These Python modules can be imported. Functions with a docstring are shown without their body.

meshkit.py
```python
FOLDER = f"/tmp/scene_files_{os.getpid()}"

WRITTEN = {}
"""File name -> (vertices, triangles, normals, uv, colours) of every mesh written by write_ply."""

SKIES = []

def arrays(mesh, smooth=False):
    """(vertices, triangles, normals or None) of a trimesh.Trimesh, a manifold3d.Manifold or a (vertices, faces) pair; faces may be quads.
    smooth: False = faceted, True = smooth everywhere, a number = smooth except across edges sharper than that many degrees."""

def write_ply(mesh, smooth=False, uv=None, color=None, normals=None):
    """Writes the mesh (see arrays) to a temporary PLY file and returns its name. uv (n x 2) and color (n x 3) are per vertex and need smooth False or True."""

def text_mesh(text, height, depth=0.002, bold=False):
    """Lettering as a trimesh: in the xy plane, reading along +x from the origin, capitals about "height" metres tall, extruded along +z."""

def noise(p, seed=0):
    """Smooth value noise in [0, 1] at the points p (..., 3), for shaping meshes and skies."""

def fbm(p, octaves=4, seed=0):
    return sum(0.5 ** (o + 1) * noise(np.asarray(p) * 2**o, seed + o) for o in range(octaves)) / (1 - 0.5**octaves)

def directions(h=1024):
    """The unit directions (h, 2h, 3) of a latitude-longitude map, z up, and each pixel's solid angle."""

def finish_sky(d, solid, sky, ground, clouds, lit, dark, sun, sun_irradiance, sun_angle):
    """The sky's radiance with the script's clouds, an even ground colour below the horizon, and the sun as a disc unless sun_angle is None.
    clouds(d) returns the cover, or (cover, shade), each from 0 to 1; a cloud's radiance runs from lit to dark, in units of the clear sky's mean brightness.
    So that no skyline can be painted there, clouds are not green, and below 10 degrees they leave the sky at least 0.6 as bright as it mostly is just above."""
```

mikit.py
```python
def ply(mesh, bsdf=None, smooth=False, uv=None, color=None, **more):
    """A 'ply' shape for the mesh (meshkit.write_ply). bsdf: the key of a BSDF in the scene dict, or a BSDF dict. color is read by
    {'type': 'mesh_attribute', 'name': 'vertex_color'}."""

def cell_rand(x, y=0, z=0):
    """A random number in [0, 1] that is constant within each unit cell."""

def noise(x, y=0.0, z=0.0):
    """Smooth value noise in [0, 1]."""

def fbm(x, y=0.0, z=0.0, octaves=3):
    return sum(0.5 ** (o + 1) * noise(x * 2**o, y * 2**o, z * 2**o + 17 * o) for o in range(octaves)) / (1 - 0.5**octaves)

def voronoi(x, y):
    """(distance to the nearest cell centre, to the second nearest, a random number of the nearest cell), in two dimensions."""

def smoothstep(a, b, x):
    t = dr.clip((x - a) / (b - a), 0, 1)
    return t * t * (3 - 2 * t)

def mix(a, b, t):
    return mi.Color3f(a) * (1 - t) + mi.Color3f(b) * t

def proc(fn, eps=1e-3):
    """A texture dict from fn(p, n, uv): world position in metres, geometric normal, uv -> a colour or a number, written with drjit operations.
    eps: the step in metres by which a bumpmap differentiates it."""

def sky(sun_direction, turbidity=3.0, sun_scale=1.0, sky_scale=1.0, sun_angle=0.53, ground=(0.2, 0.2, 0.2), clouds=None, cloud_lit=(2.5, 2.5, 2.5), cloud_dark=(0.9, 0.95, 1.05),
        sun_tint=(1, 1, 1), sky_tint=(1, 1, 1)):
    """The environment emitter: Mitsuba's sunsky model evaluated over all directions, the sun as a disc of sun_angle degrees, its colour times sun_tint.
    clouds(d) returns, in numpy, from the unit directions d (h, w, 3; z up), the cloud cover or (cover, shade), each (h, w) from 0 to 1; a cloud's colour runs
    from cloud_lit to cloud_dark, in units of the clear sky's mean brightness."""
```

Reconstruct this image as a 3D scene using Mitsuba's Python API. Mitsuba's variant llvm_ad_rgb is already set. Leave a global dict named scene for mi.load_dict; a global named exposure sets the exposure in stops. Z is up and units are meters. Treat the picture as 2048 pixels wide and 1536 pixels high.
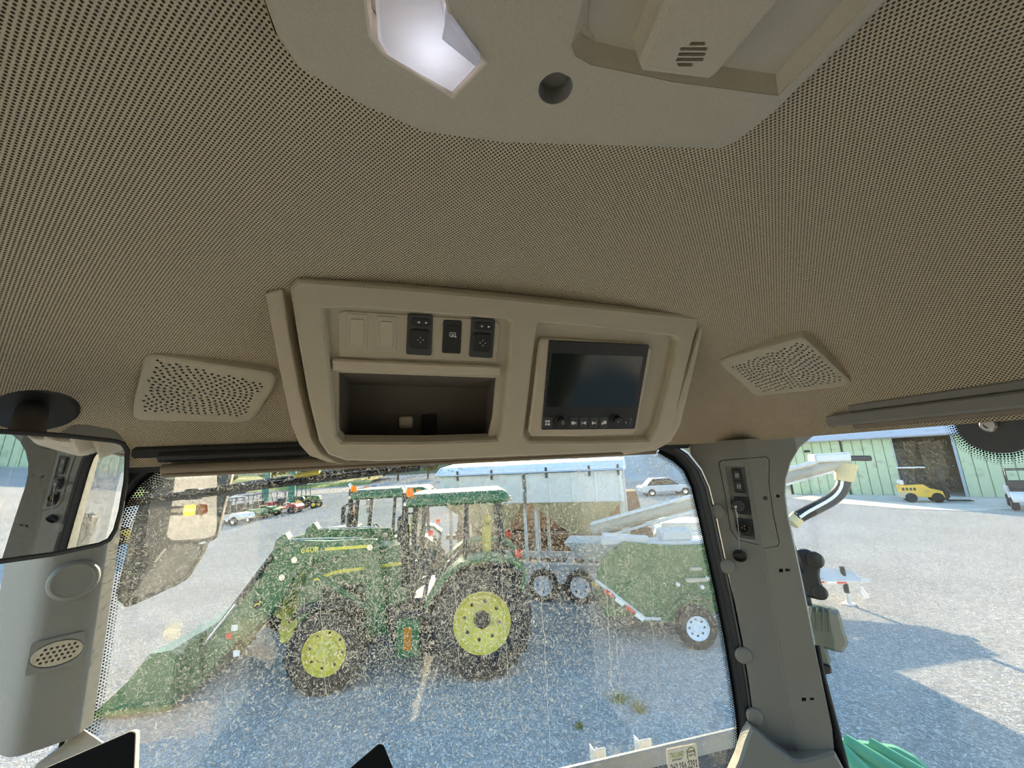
import math, random
import numpy as np, trimesh, mitsuba as mi, drjit as dr
import mikit, meshkit
from mikit import proc, noise, fbm, voronoi, cell_rand, smoothstep, mix
from shapely.geometry import Polygon, Point, LineString
from shapely import affinity
T4 = mi.ScalarTransform4f
rnd = random.Random(7)
nrs = np.random.RandomState(7)

# ---------------------------------------------------------------- camera, sky, exposure
EYE = np.array([0.0, 0.0, 3.4])
FOCAL, YAW, PITCH, ROLL = 780.0, math.radians(13), math.radians(11.4), math.radians(2.8)
FWD = np.array([math.sin(YAW) * math.cos(PITCH), math.cos(YAW) * math.cos(PITCH), math.sin(PITCH)])
_r0 = np.array([math.cos(YAW), -math.sin(YAW), 0.0]); _u0 = np.cross(_r0, FWD)
RGT = math.cos(ROLL) * _r0 - math.sin(ROLL) * _u0
UPV = math.sin(ROLL) * _r0 + math.cos(ROLL) * _u0
SUN_AZ, SUN_EL = math.radians(8.5), math.radians(15.0)
SUN = np.array([math.sin(SUN_AZ) * math.cos(SUN_EL), math.cos(SUN_AZ) * math.cos(SUN_EL), math.sin(SUN_EL)])
exposure = 4.3
scene = {'type': 'scene'}
labels = {}
scene['camera'] = {'type': 'perspective', 'fov': math.degrees(2 * math.atan(1024 / FOCAL)), 'fov_axis': 'x', 'near_clip': 0.02, 'far_clip': 2000.0,
                   'to_world': T4().look_at(origin=EYE.tolist(), target=(EYE + FWD).tolist(), up=UPV.tolist())}
scene['sky'] = mikit.sky(SUN.tolist(), turbidity=2.5, sun_scale=1.0, sky_scale=1.0, ground=(0.3, 0.3, 0.3), sun_tint=(0.86, 1.0, 1.22), sky_tint=(1.04, 1.02, 0.98), sun_angle=0.8)

# ---------------------------------------------------------------- helpers
def ray(x, y):
    d = FOCAL * FWD + (x - 1024) * RGT - (y - 768) * UPV
    return d / np.linalg.norm(d)
def on_plane(p, n, o):
    """Where the sight line of photo point p meets the plane through o with normal n (world metres)."""
    d = ray(*p); n = np.asarray(n, float)
    return EYE + d * (np.dot(np.asarray(o) - EYE, n) / np.dot(d, n))
def E(x, y, z): return np.array([x, y, z + EYE[2]], float)          # cab coordinates, z from eye height
def unit(v): v = np.asarray(v, float); return v / np.linalg.norm(v)

class Frame:
    """A flat working plane: origin o, normal n (towards the viewer), u to the right, v up."""
    def __init__(s, o, n, right=(1, 0, 0)):
        s.o = np.asarray(o, float); s.n = unit(n); r = np.asarray(right, float)
        s.u = unit(r - s.n * np.dot(r, s.n)); s.v = np.cross(s.n, s.u)
    def uv(s, pts, h=0.0):
        pts = np.atleast_2d(pts); out = []
        for p in pts:
            q = on_plane(p, s.n, s.o + s.n * h) - s.o
            out.append([np.dot(q, s.u), np.dot(q, s.v)])
        return np.array(out)
    def at(s, u, v, h=0.0): return s.o + s.u * u + s.v * v + s.n * h
    def M(s):
        m = np.eye(4); m[:3, 0], m[:3, 1], m[:3, 2], m[:3, 3] = s.u, s.v, s.n, s.o
        return m
    def put(s, mesh):
        mesh = mesh.copy(); mesh.apply_transform(s.M()); return mesh

def mk(v, f):
    return trimesh.Trimesh(np.asarray(v, float), np.asarray(f, int), process=False)
def cat(*ms):
    l = []
    for m in ms: l.extend(m if isinstance(m, (list, tuple)) else [m])
    return trimesh.util.concatenate(l)
def box(x0, x1, y0, y1, z0, z1):
    m = trimesh.creation.box((abs(x1 - x0), abs(y1 - y0), abs(z1 - z0)))
    m.apply_translation(((x0 + x1) / 2, (y0 + y1) / 2, (z0 + z1) / 2)); return m
def rbox(x0, x1, y0, y1, z0, z1, b=0.01):
    """A box with chamfered edges (48 triangles or so)."""
    c = np.array([(x0 + x1) / 2, (y0 + y1) / 2, (z0 + z1) / 2]); h = np.array([abs(x1 - x0), abs(y1 - y0), abs(z1 - z0)]) / 2
    b = min(b, h.min() * .9); p = []
    for s in np.array(np.meshgrid([-1, 1], [-1, 1], [-1, 1])).T.reshape(-1, 3):
        for k in range(3):
            q = s * (h - b); q[k] = s[k] * h[k]; p.append(c + q)
    m = trimesh.convex.convex_hull(np.array(p)); return mk(m.vertices, m.faces)
def ccw(p):
    p = np.asarray(p, float)
    a = np.sum(p[:, 0] * np.roll(p[:, 1], -1) - np.roll(p[:, 0], -1) * p[:, 1])
    return p if a > 0 else p[::-1]
def rounded(p, r, n=5):
    """Polygon p with each corner rounded by r (a number or one per corner)."""
    p = np.asarray(p, float); N = len(p); out = []
    rs = [r] * N if np.isscalar(r) else r
    for i in range(N):
        a, b, c = p[i - 1], p[i], p[(i + 1) % N]
        la, lc = np.linalg.norm(a - b), np.linalg.norm(c - b)
        t = min(rs[i], la * .48, lc * .48)
        if t <= 0: out.append(b); continue
        s, e = b + (a - b) / la * t, b + (c - b) / lc * t
        for k in np.linspace(0, 1, n):
            out.append((1 - k) ** 2 * s + 2 * k * (1 - k) * b + k * k * e)
    return np.array(out)
def offset(p, d):
    """CCW ring moved inwards by d along its corner bisectors."""
    if d == 0: return p
    e = np.roll(p, -1, 0) - p; e /= np.maximum(np.linalg.norm(e, axis=1, keepdims=True), 1e-9)
    n = np.stack([-e[:, 1], e[:, 0]], 1); m = n + np.roll(n, 1, 0)
    k = np.maximum((m * m).sum(1), .35)
    return p + m * (2 * d / k)[:, None]
def slab(out, holes=(), prof=((0, 0, 0), (.01, 0, 0)), back=True, rev=False):
    """Plate in the xy plane. prof: rows (height, inset of the outline, growth of the holes) from back to front."""
    out = ccw(out); holes = [ccw(h) for h in holes]; V, F = [], []
    def ring_stack(ring, k, flip):
        base = []
        for row in prof:
            r = offset(ring, row[1] if k == 0 else -row[2])
            base.append(len(V)); V.extend(np.column_stack([r, np.full(len(r), row[0])]).tolist())
        n = len(ring)
        for a, b in zip(base, base[1:]):
            for i in range(n):
                j = (i + 1) % n; q = [[a + i, a + j, b + j], [a + i, b + j, b + i]]
                F.extend([t[::-1] for t in q] if flip else q)
    ring_stack(out, 0, False)
    for h in holes: ring_stack(h, 1, True)
    for idx, up in ((-1, True),) + (((0, False),) if back else ()):
        row = prof[idx]
        pg = Polygon(offset(out, row[1]), [offset(h, -row[2]) for h in holes])
        if not pg.is_valid: pg = pg.buffer(0)
        for g in getattr(pg, 'geoms', [pg]):
            v, f = trimesh.creation.triangulate_polygon(g, engine='earcut')
            o = len(V); V.extend(np.column_stack([v, np.full(len(v), row[0])]).tolist())
            for t in f:
                a, b, c = v[t[0]], v[t[1]], v[t[2]]
                pos = (b[0] - a[0]) * (c[1] - a[1]) - (b[1] - a[1]) * (c[0] - a[0]) > 0
                t = list(t) if pos == up else list(t)[::-1]
                F.append([o + t[0], o + t[1], o + t[2]])
    return mk(V, F)
def bev(t, b, h0=0.0):
    """Slab profile: thickness t from h0 with a front bevel b."""
    return ((h0, 0, 0), (h0 + t - b, 0, 0), (h0 + t - b * .3, b * .3, b * .3), (h0 + t, b, b))
def rrect(x0, y0, x1, y1, r, n=5): return rounded([(x0, y0), (x1, y0), (x1, y1), (x0, y1)], r, n)
def circle(cx, cy, r, n=24, ry=None):
    a = np.arange(n) * 2 * np.pi / n
    return np.column_stack([cx + r * np.cos(a), cy + (ry or r) * np.sin(a)])
def lathe(prof, n=32, ax='z'):
    """Revolve rows (radius, height); ax: the axis it ends up on."""
    prof = np.asarray(prof, float); k = len(prof); a = np.arange(n) * 2 * np.pi / n
    V = np.stack([np.outer(np.cos(a), prof[:, 0]), np.outer(np.sin(a), prof[:, 0]), np.tile(prof[:, 1], (n, 1))], -1).reshape(-1, 3); F = []
    for i in range(n):
        j = (i + 1) % n
        for m in range(k - 1):
            a0, b0, c0, d0 = i * k + m, j * k + m, j * k + m + 1, i * k + m + 1
            F += [[a0, b0, c0], [a0, c0, d0]]
    if ax == 'y': V = V[:, [1, 2, 0]]
    if ax == 'x': V = V[:, [2, 0, 1]]
    return mk(V, F)
def cyl(p, q, r, n=12, r2=None, caps=True):
    p, q = np.asarray(p, float), np.asarray(q, float); w = unit(q - p)
    u = unit(np.cross(w, [0, 0, 1] if abs(w[2]) < .9 else [1, 0, 0])); v = np.cross(w, u)
    a = np.arange(n) * 2 * np.pi / n; c = np.outer(np.cos(a), u) + np.outer(np.sin(a), v); r2 = r if r2 is None else r2
    V = np.vstack([p + c * r, q + c * r2, [p, q]]); F = []
    for i in range(n):
        j = (i + 1) % n; F += [[i, j, n + j], [i, n + j, n + i]]
        if caps: F += [[2 * n, j, i], [2 * n + 1, n + i, n + j]]
    return mk(V, F)
def tube(path, r, n=8):
    path = np.asarray(path, float); V, F = [], []; t = np.gradient(path, axis=0); u = None
    for k, (p, w) in enumerate(zip(path, t)):
        w = unit(w)
        u = unit(np.cross(w, [0, 0, 1] if abs(w[2]) < .9 else [1, 0, 0])) if u is None else unit(u - w * np.dot(u, w))
        v = np.cross(w, u); a = np.arange(n) * 2 * np.pi / n; rr = r if np.isscalar(r) else r[k]
        V.extend((p + rr * (np.outer(np.cos(a), u) + np.outer(np.sin(a), v))).tolist())
    for k in range(len(path) - 1):
        for i in range(n):
            j = (i + 1) % n; a0, b0 = k * n + i, k * n + j
            F += [[a0, b0, b0 + n], [a0, b0 + n, a0 + n]]
    m = len(V); V += [path[0].tolist(), path[-1].tolist()]; L = (len(path) - 1) * n
    for i in range(n):
        j = (i + 1) % n; F += [[m, j, i], [m + 1, L + i, L + j]]
    return mk(V, F)
def bezier(p, n=12):
    p = np.asarray(p, float); t = np.linspace(0, 1, n)[:, None]
    if len(p) == 3: return (1 - t) ** 2 * p[0] + 2 * t * (1 - t) * p[1] + t * t * p[2]
    return (1 - t) ** 3 * p[0] + 3 * t * (1 - t) ** 2 * p[1] + 3 * t * t * (1 - t) * p[2] + t ** 3 * p[3]
def prism(poly, y0, y1, b=0.0):
    """Side outline poly (x, z) swept across y."""
    m = slab(poly, (), ((y0, b, 0), (y0 + b, 0, 0), (y1 - b, 0, 0), (y1, b, 0)) if b else ((y0, 0, 0), (y1, 0, 0)))
    m.vertices = m.vertices[:, [0, 2, 1]]; m.faces = m.faces[:, ::-1]; return m
def text(s, h, depth=.001, bold=True, squeeze=1.0):
    m = meshkit.text_mesh(s, h, depth, bold); m.apply_scale([squeeze, 1, 1]); return m
def moved(m, M):
    m = m.copy(); m.apply_transform(M); return m
def shift(m, x, y, z=0.0):
    m = m.copy(); m.apply_translation((x, y, z)); return m
def Rz(deg, loc=(0, 0, 0)):
    M = trimesh.transformations.rotation_matrix(math.radians(deg), [0, 0, 1]); M[:3, 3] = loc; return M

used = set()
def key_for(base):
    k, i = base, 0
    while k in used:
        i += 1; k = f'{base}_{i:03d}'
    used.add(k); return k
def thing(name, label, cat_, group=None):
    k = key_for(name); labels[k] = {'label': label, 'category': cat_}
    if group: labels[k]['group'] = group
    return k
def part(parent, name, mesh, mat, smooth=False, label=None, kind=None, **more):
    k = key_for(parent + '__' + name)
    scene[k] = mikit.ply(mesh, mat + '_material', smooth=smooth, **more)
    if label or kind:
        labels[k] = {}
        if label: labels[k]['label'] = label
        if kind: labels[k]['kind'] = kind
    return k
def solo(name, label, cat_, mesh, mat, smooth=False, group=None, kind=None, **more):
    k = thing(name, label, cat_, group); scene[k] = mikit.ply(mesh, mat + '_material', smooth=smooth, **more)
    if kind: labels[k]['kind'] = kind
    return k
def struct(name, mesh, mat, smooth=False, label=None, **more):
    k = key_for(name); scene[k] = mikit.ply(mesh, mat + '_material', smooth=smooth, **more)
    labels[k] = {'kind': 'structure'}
    if label: labels[k]['label'] = label
    return k

# ---------------------------------------------------------------- materials
def rgb(*c): return {'type': 'rgb', 'value': list(c)}
def mat(name, color, rough=.5, metal=0.0, spec=.5, coat=0.0, two=True):
    b = {'type': 'principled', 'base_color': rgb(*color) if isinstance(color, (tuple, list)) else color, 'roughness': rough, 'metallic': metal, 'specular': spec}
    if coat: b['clearcoat'] = coat; b['clearcoat_gloss'] = .9
    scene[name + '_material'] = {'type': 'twosided', 'bsdf': b} if two else b
    return name
def bumped(name, color, height, scale, rough=.6, spec=.3, eps=1e-3):
    scene[name + '_material'] = {'type': 'twosided', 'bsdf': {'type': 'bumpmap', 'arbitrary': proc(height, eps), 'scale': scale,
                   'bsdf': {'type': 'principled', 'base_color': color if isinstance(color, dict) else rgb(*color), 'roughness': rough, 'specular': spec}}}
    return name
# plastics, fabric, metals, glass
def fine(p, s): return noise(p.x * s, p.y * s, p.z * s)
def plastic(name, c, rough=.5, amp=.06):
    def col(p, n, uv):
        k = (fine(p, 900.0) - .5) * amp * 2
        return mi.Color3f(*c) * (1 + k)
    return mat(name, proc(col), rough, spec=.35)
plastic('cab_plastic', (.46, .425, .34), .48)
plastic('cab_plastic_light', (.50, .45, .36), .5)
plastic('pillar_plastic', (.205, .21, .20), .42)
plastic('cover_beige', (.52, .455, .35), .45)
mat('switch_grey', (.045, .05, .055), .4)
mat('switch_dark', (.022, .024, .027), .35)
mat('black_plastic', (.016, .017, .019), .45)
mat('black_gloss', (.008, .009, .011), .12, spec=.6)
mat('seal_rubber', (.016, .019, .023), .5, spec=.35)
mat('roller_brown', (.20, .165, .125), .5)
mat('icon_white', (.80, .80, .78), .5)
mat('icon_grey', (.38, .38, .36), .5)
mat('basket_grey', (.20, .20, .19), .8)
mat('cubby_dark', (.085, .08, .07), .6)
mat('screen_off', (.012, .018, .017), .08, spec=.6)
mat('steel', (.62, .62, .63), .28, metal=1.0)
mat('brass', (.75, .55, .35), .3, metal=1.0)
scene['mirror_silver_material'] = {'type': 'conductor', 'specular_reflectance': rgb(.88, .89, .90)}
scene['dark_mirror_material'] = {'type': 'conductor', 'specular_reflectance': rgb(.15, .155, .16)}
scene['glass_material'] = {'type': 'thindielectric', 'int_ior': 1.5}
scene['dim_film_material'] = {'type': 'principledthin', 'base_color': rgb(.40, .43, .46), 'roughness': .6, 'diff_trans': .30, 'spec_trans': 0.0}
scene['dried_film_material'] = {'type': 'principledthin', 'base_color': rgb(.46, .49, .53), 'roughness': .6, 'diff_trans': .5, 'spec_trans': 0.0}
scene['frit_black_material'] = {'type': 'twosided', 'bsdf': {'type': 'diffuse', 'reflectance': rgb(.012, .013, .014)}}
PITCH_W = 0.0043
def weave_cells(uv):
    a, b = (uv.x + uv.y) / PITCH_W * .7071, (uv.y - uv.x) / PITCH_W * .7071
    fa, fb = a - dr.floor(a) - .5, b - dr.floor(b) - .5
    return dr.sqrt(fa * fa * 1.2 + fb * fb), a, b
def weave_col(p, n, uv):
    d, a, b = weave_cells(uv)
    hole = smoothstep(.40, .25, d)
    yarn = .86 + .28 * noise(uv.x * 2600, uv.y * 900) * (.5 + noise(uv.x * 700, uv.y * 2400))
    return mix(mi.Color3f(.56, .49, .375) * yarn, (.055, .045, .032), hole)
def weave_h(p, n, uv):
    d, a, b = weave_cells(uv)
    return smoothstep(.2, .5, d)
bumped('headliner_fabric', proc(weave_col), weave_h, .0006, .9, .1, 3e-4)

# ---------------------------------------------------------------- cab shell (structure)
ZB, ZH, XC, XA, Y0, YB, PW = .03, .39, .06, .92, .10, .96, 2.2
def ceil_z(x, y):
    fy = np.clip((y - Y0) / YB, 0, 1); sx = np.clip(abs(x - XC) / XA, 0, 1)
    return ZB + ZH * (1 - fy ** PW) ** (1 / PW) * (1 - sx ** PW) ** (1 / PW)
def hit_ceil(p):
    d = ray(*p); t = np.linspace(.2, 1.8, 6000); P = np.outer(t, d)
    i = np.argmax(P[:, 2] > ceil_z(P[:, 0], P[:, 1])); return EYE + P[i]
u = np.linspace(-np.pi / 2, np.pi / 2, 121)
xs = XC + XA * np.sign(np.sin(u)) * np.abs(np.sin(u)) ** (2 / PW)
v = np.linspace(0, np.pi / 2, 61)
ys = np.concatenate([np.linspace(-1.0, Y0, 40)[:-1], Y0 + YB * np.abs(np.sin(v)) ** (2 / PW)])
X, Y = np.meshgrid(xs, ys); Z = ceil_z(X, Y)
ax_ = np.concatenate([[0], np.cumsum(np.hypot(np.diff(xs), np.diff(ceil_z(xs, .2 + 0 * xs))))])
ay_ = np.concatenate([[0], np.cumsum(np.hypot(np.diff(ys), np.diff(ceil_z(.06 + 0 * ys, ys))))])
UVc = np.stack(np.meshgrid(ax_, ay_), -1).reshape(-1, 2)
V = np.stack([X, Y, Z + EYE[2]], -1).reshape(-1, 3); nx, ny = len(xs), len(ys); F = []
for j in range(ny - 1):
    for i in range(nx - 1):
        a = j * nx + i; F += [[a, a + nx, a + nx + 1], [a, a + nx + 1, a + 1]]
# the headliner is cut out behind the front console (its cubby and display sit in the opening)
CF = Frame(E(0, .90, .02), (0, -1.5, -1))          # the console's sloping face
_open = Polygon(CF.uv([(690, 640), (1000, 655), (1330, 690), (1290, 870), (1060, 870), (985, 872), (690, 872)])).buffer(.03)
_c = V[np.array(F)].mean(1) - CF.o
_in = np.array([(_open.contains(Point(a, b)) and c > -.6) or (_open.contains(Point(a, b + .085)) and c < -.06) for a, b, c in zip(_c @ CF.u, _c @ CF.v, _c @ CF.n)])
# and behind the two speaker grilles
SPEAKERS = [([(290, 708), (310, 703), (545, 740), (555, 752), (548, 775), (510, 836), (490, 843), (280, 838), (265, 828), (268, 795)], [(312, 718), (530, 766), (490, 834), (281, 824), (290, 770)], 'pale tan perforated speaker grille on the headliner left of the overhead console', (395, 785)),
    ([(1436, 717), (1600, 670), (1612, 671), (1706, 760), (1703, 769), (1520, 789), (1508, 787), (1436, 724)], [(1462, 733), (1606, 681), (1694, 763), (1525, 786)], 'pale tan perforated speaker grille on the headliner right of the overhead console', (1575, 743))]
def speaker_frame(outl):
    P = np.array([hit_ceil(p) for p in outl]); o = P.mean(0); n = np.linalg.svd(P - o)[2][2]
    if np.dot(n, EYE - o) < 0: n = -n
    return Frame(o + n * .004, n, right=(1, 0, 0) if abs(n[0]) < .9 else (0, 1, 0))
for _o, _i, _l, _p in SPEAKERS:
    _f = speaker_frame(_o); _g = Polygon(_f.uv(_i, .008)).buffer(-.006); _d = V[np.array(F)].mean(1) - _f.o
    _in |= np.array([_g.contains(Point(a, b)) and abs(c) < .06 for a, b, c in zip(_d @ _f.u, _d @ _f.v, _d @ _f.n)])
F = np.array(F)[~_in]
struct('ceiling', mk(V, F), 'headliner_fabric', smooth=True, uv=UVc, label='tan woven fabric headliner of the tractor cab')
struct('cab_roof', cat(box(-.96, 1.08, -1.0, 1.2, 3.86, 3.92), box(-.96, 1.08, 1.15, 1.2, 3.46, 3.86)), 'seal_rubber', label='roof skin over the headliner')
mat('floor_mat', (.22, .20, .17), .8)
struct('floor', box(-.9, 1.02, -1.0, 1.2, 1.86, 1.90), 'floor_mat')
# the cab's dark rear wall behind the seat
plastic('rear_trim', (.07, .068, .062), .6)
struct('wall_rear', rbox(-.88, 1.02, -1.06, -1.0, 1.9, 3.86, .02), 'rear_trim', label='dark rear wall of the cab')

# side posts and door sills around the side windows, and the seat the picture is taken from
struct('pillar_rear_right', rbox(.99, 1.06, -1.06, -.42, 1.9, 3.47, .02), 'rear_trim', label='dark rear post on the right of the cab')
struct('pillar_rear_left', rbox(-.93, -.86, -1.06, -.42, 1.9, 3.47, .02), 'rear_trim', label='dark rear post on the left of the cab')
struct('wall_left', rbox(-.93, -.86, -.42, .95, 1.9, 2.25, .02), 'rear_trim', label='door sill below the left window')
struct('wall_right', rbox(1.0, 1.06, -.42, .80, 1.9, 2.0, .02), 'rear_trim', label='sill below the right window')
mat('seat_cloth', (.06, .06, .062), .85)
_st = thing('operator_seat', 'dark cloth operator seat behind the viewpoint, out of the frame', 'seat')
part(_st, 'cushion', rbox(-.27, .27, -.62, -.08, 2.28, 2.46, .06), 'seat_cloth', smooth=30)
part(_st, 'backrest', rbox(-.27, .27, -.72, -.56, 2.40, 3.25, .06), 'seat_cloth', smooth=30)
part(_st, 'pedestal', rbox(-.20, .20, -.55, -.15, 1.9, 2.29, .04), 'black_plastic', smooth=30)

# windshield plane y = 1.10, right window plane x = 1.00
WS = Frame(E(0, 1.10, 0), (0, -1, 0))
SW = Frame(E(1.03, 0, 0), (-1, 0, 0), right=(0, -1, 0))
ws_out = [(-.715, -1.45), (.885, -1.45), (.885, .03), (-.715, .03)]
struct('windshield', WS.put(slab(ws_out, (), ((0, 0, 0),), back=False)), 'glass', label='dirty cab windshield glass')
struct('window_1', mk([E(1.03, .93, -1.45), E(1.03, -1.0, -1.45), E(1.03, -1.0, .06), E(1.03, .93, .06)], [[0, 1, 2], [0, 2, 3]]), 'glass', label='right side window glass of the cab')

# dried water marks on the glass: small curled ridges, dots and runs (nobody could count them)
def squiggles(n, region, lens, wid, seed):
    r = np.random.RandomState(seed); V, F = [], []
    while n > 0:
        px_, py_ = r.uniform(150, 1490), r.uniform(900, 1536)
        if r.rand() > region(px_, py_): continue
        n -= 1
        c = WS.uv([(px_, py_)])[0]; L = r.uniform(*lens); k = 6; a = r.uniform(0, 2 * np.pi); da = r.normal(0, .65)
        p = c.copy(); w = r.uniform(*wid)
        for i in range(k):
            d = np.array([np.cos(a), np.sin(a)]); nn = np.array([-d[1], d[0]]); ww = w * (.35 + .65 * np.sin(np.pi * (i + .5) / k))
            V += [[*(p + nn * ww / 2), .0015], [*(p - nn * ww / 2), .0015]]
            p = p + d * L / k; a += da + r.normal(0, .35)
        o = len(V) - 2 * k
        for i in range(k - 1): F += [[o + 2 * i, o + 2 * i + 1, o + 2 * i + 3], [o + 2 * i, o + 2 * i + 3, o + 2 * i + 2]]
    return mk(V, F)
def reg_main(x, y):
    core = math.exp(-((x - 900) / 420) ** 2) * math.exp(-((y - 1130) / 260) ** 2)
    left = .55 * math.exp(-((x - 330) / 170) ** 2) * math.exp(-((y - 1200) / 230) ** 2)
    return min(1, core + left * .45 + .04 + (.5 if x > 1150 and y < 1250 else 0) * math.exp(-((x - 1280) / 160) ** 2))
def spots(n, region, rad, seed, h=.0015):
    r = np.random.RandomState(seed); V, F = [], []
    while n > 0:
        px_, py_ = r.uniform(150, 1490), r.uniform(900, 1536)
        if r.rand() > region(px_, py_): continue
        n -= 1; c = WS.uv([(px_, py_)])[0]; q = circle(*c, r.uniform(*rad), 4); o = len(V)
        V += [[x, y, h] for x, y in q]; F += [[o, o + 1, o + 2], [o, o + 2, o + 3]]
    return mk(V, F)
runs = []
for rx, y0, y1, w in ((1208, 1115, 1260, .0016), (1216, 1250, 1395, .0016), (1228, 1190, 1420, .001), (900, 1000, 1330, .0011), (1000, 1090, 1420, .001), (740, 1080, 1250, .001), (1080, 1150, 1500, .0012), (1300, 1150, 1420, .0009), (640, 1180, 1400, .0009)):
    r = np.random.RandomState(rx); k = 26; pts = WS.uv([(rx + r.normal(0, 1.4) + (yy - y0) * .06, yy) for yy in np.linspace(y0, y1, k)]); VV, FF = [], []
    for i, q in enumerate(pts): VV += [[q[0] - w / 2, q[1], .0015], [q[0] + w / 2, q[1], .0015]]
    for i in range(k - 1): FF += [[2 * i, 2 * i + 1, 2 * i + 3], [2 * i, 2 * i + 3, 2 * i + 2]]
    runs.append(mk(VV, FF))
part('windshield', 'dried_water_marks', WS.put(squiggles(6500, reg_main, (.0045, .0120), (.0006, .0012), 3)), 'dried_film', kind='stuff', label='bright dried water marks on the windshield')
part('windshield', 'dried_runs', WS.put(cat(squiggles(20000, reg_main, (.0045, .0125), (.0005, .0011), 4), *runs)), 'dim_film', kind='stuff', label='fainter dried water marks and runs on the windshield')
part('windshield', 'dust_specks', WS.put(spots(90000, lambda x, y: .10 + .90 * reg_main(x, y), (.0004, .0009), 5)), 'dim_film', kind='stuff', label='dust specks on the windshield')

# black printed border of the windshield with its fading dots
def border(fr, pts, width, parent, rows=6, gap=.0062, side=1, h=.003, r0=.0024):
    P = fr.uv(pts); 
    dd = np.concatenate([[0], np.cumsum(np.linalg.norm(np.diff(P, axis=0), axis=1))]); s = np.arange(0, dd[-1], gap)
    Q = np.stack([np.interp(s, dd, P[:, k]) for k in (0, 1)], 1); t = np.gradient(Q, axis=0); t /= np.linalg.norm(t, axis=1, keepdims=True)
    nn = np.stack([-t[:, 1], t[:, 0]], 1) * side; V, F = [], []
    for k in range(rows):
        for i in range(len(Q)):
            c = Q[i] + nn[i] * gap * .86 * (k + .3) + t[i] * gap * .5 * (k % 2); o = len(V); rr = r0 * (1.25 - .85 * k / rows)
            V += [[x, y, h] for x, y in circle(*c, rr, 6)]; F += [[o, o + a, o + a + 1] for a in range(1, 5)]
    band = np.vstack([Q, (Q - nn * width)[::-1]])
    part(parent, 'printed_border', fr.put(slab(band, (), ((h - .001, 0, 0), (h, 0, 0)))), 'frit_black', label='black printed border of the glass')
    part(parent, 'border_dots', fr.put(mk(V, F)), 'frit_black', kind='stuff', label='fading rows of black dots beside the border')
left_edge = [(318, 940), (285, 965), (258, 1000), (238, 1040), (224, 1080), (212, 1140), (202, 1200), (190, 1280), (178, 1360), (164, 1440), (150, 1520), (140, 1580)]
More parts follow.
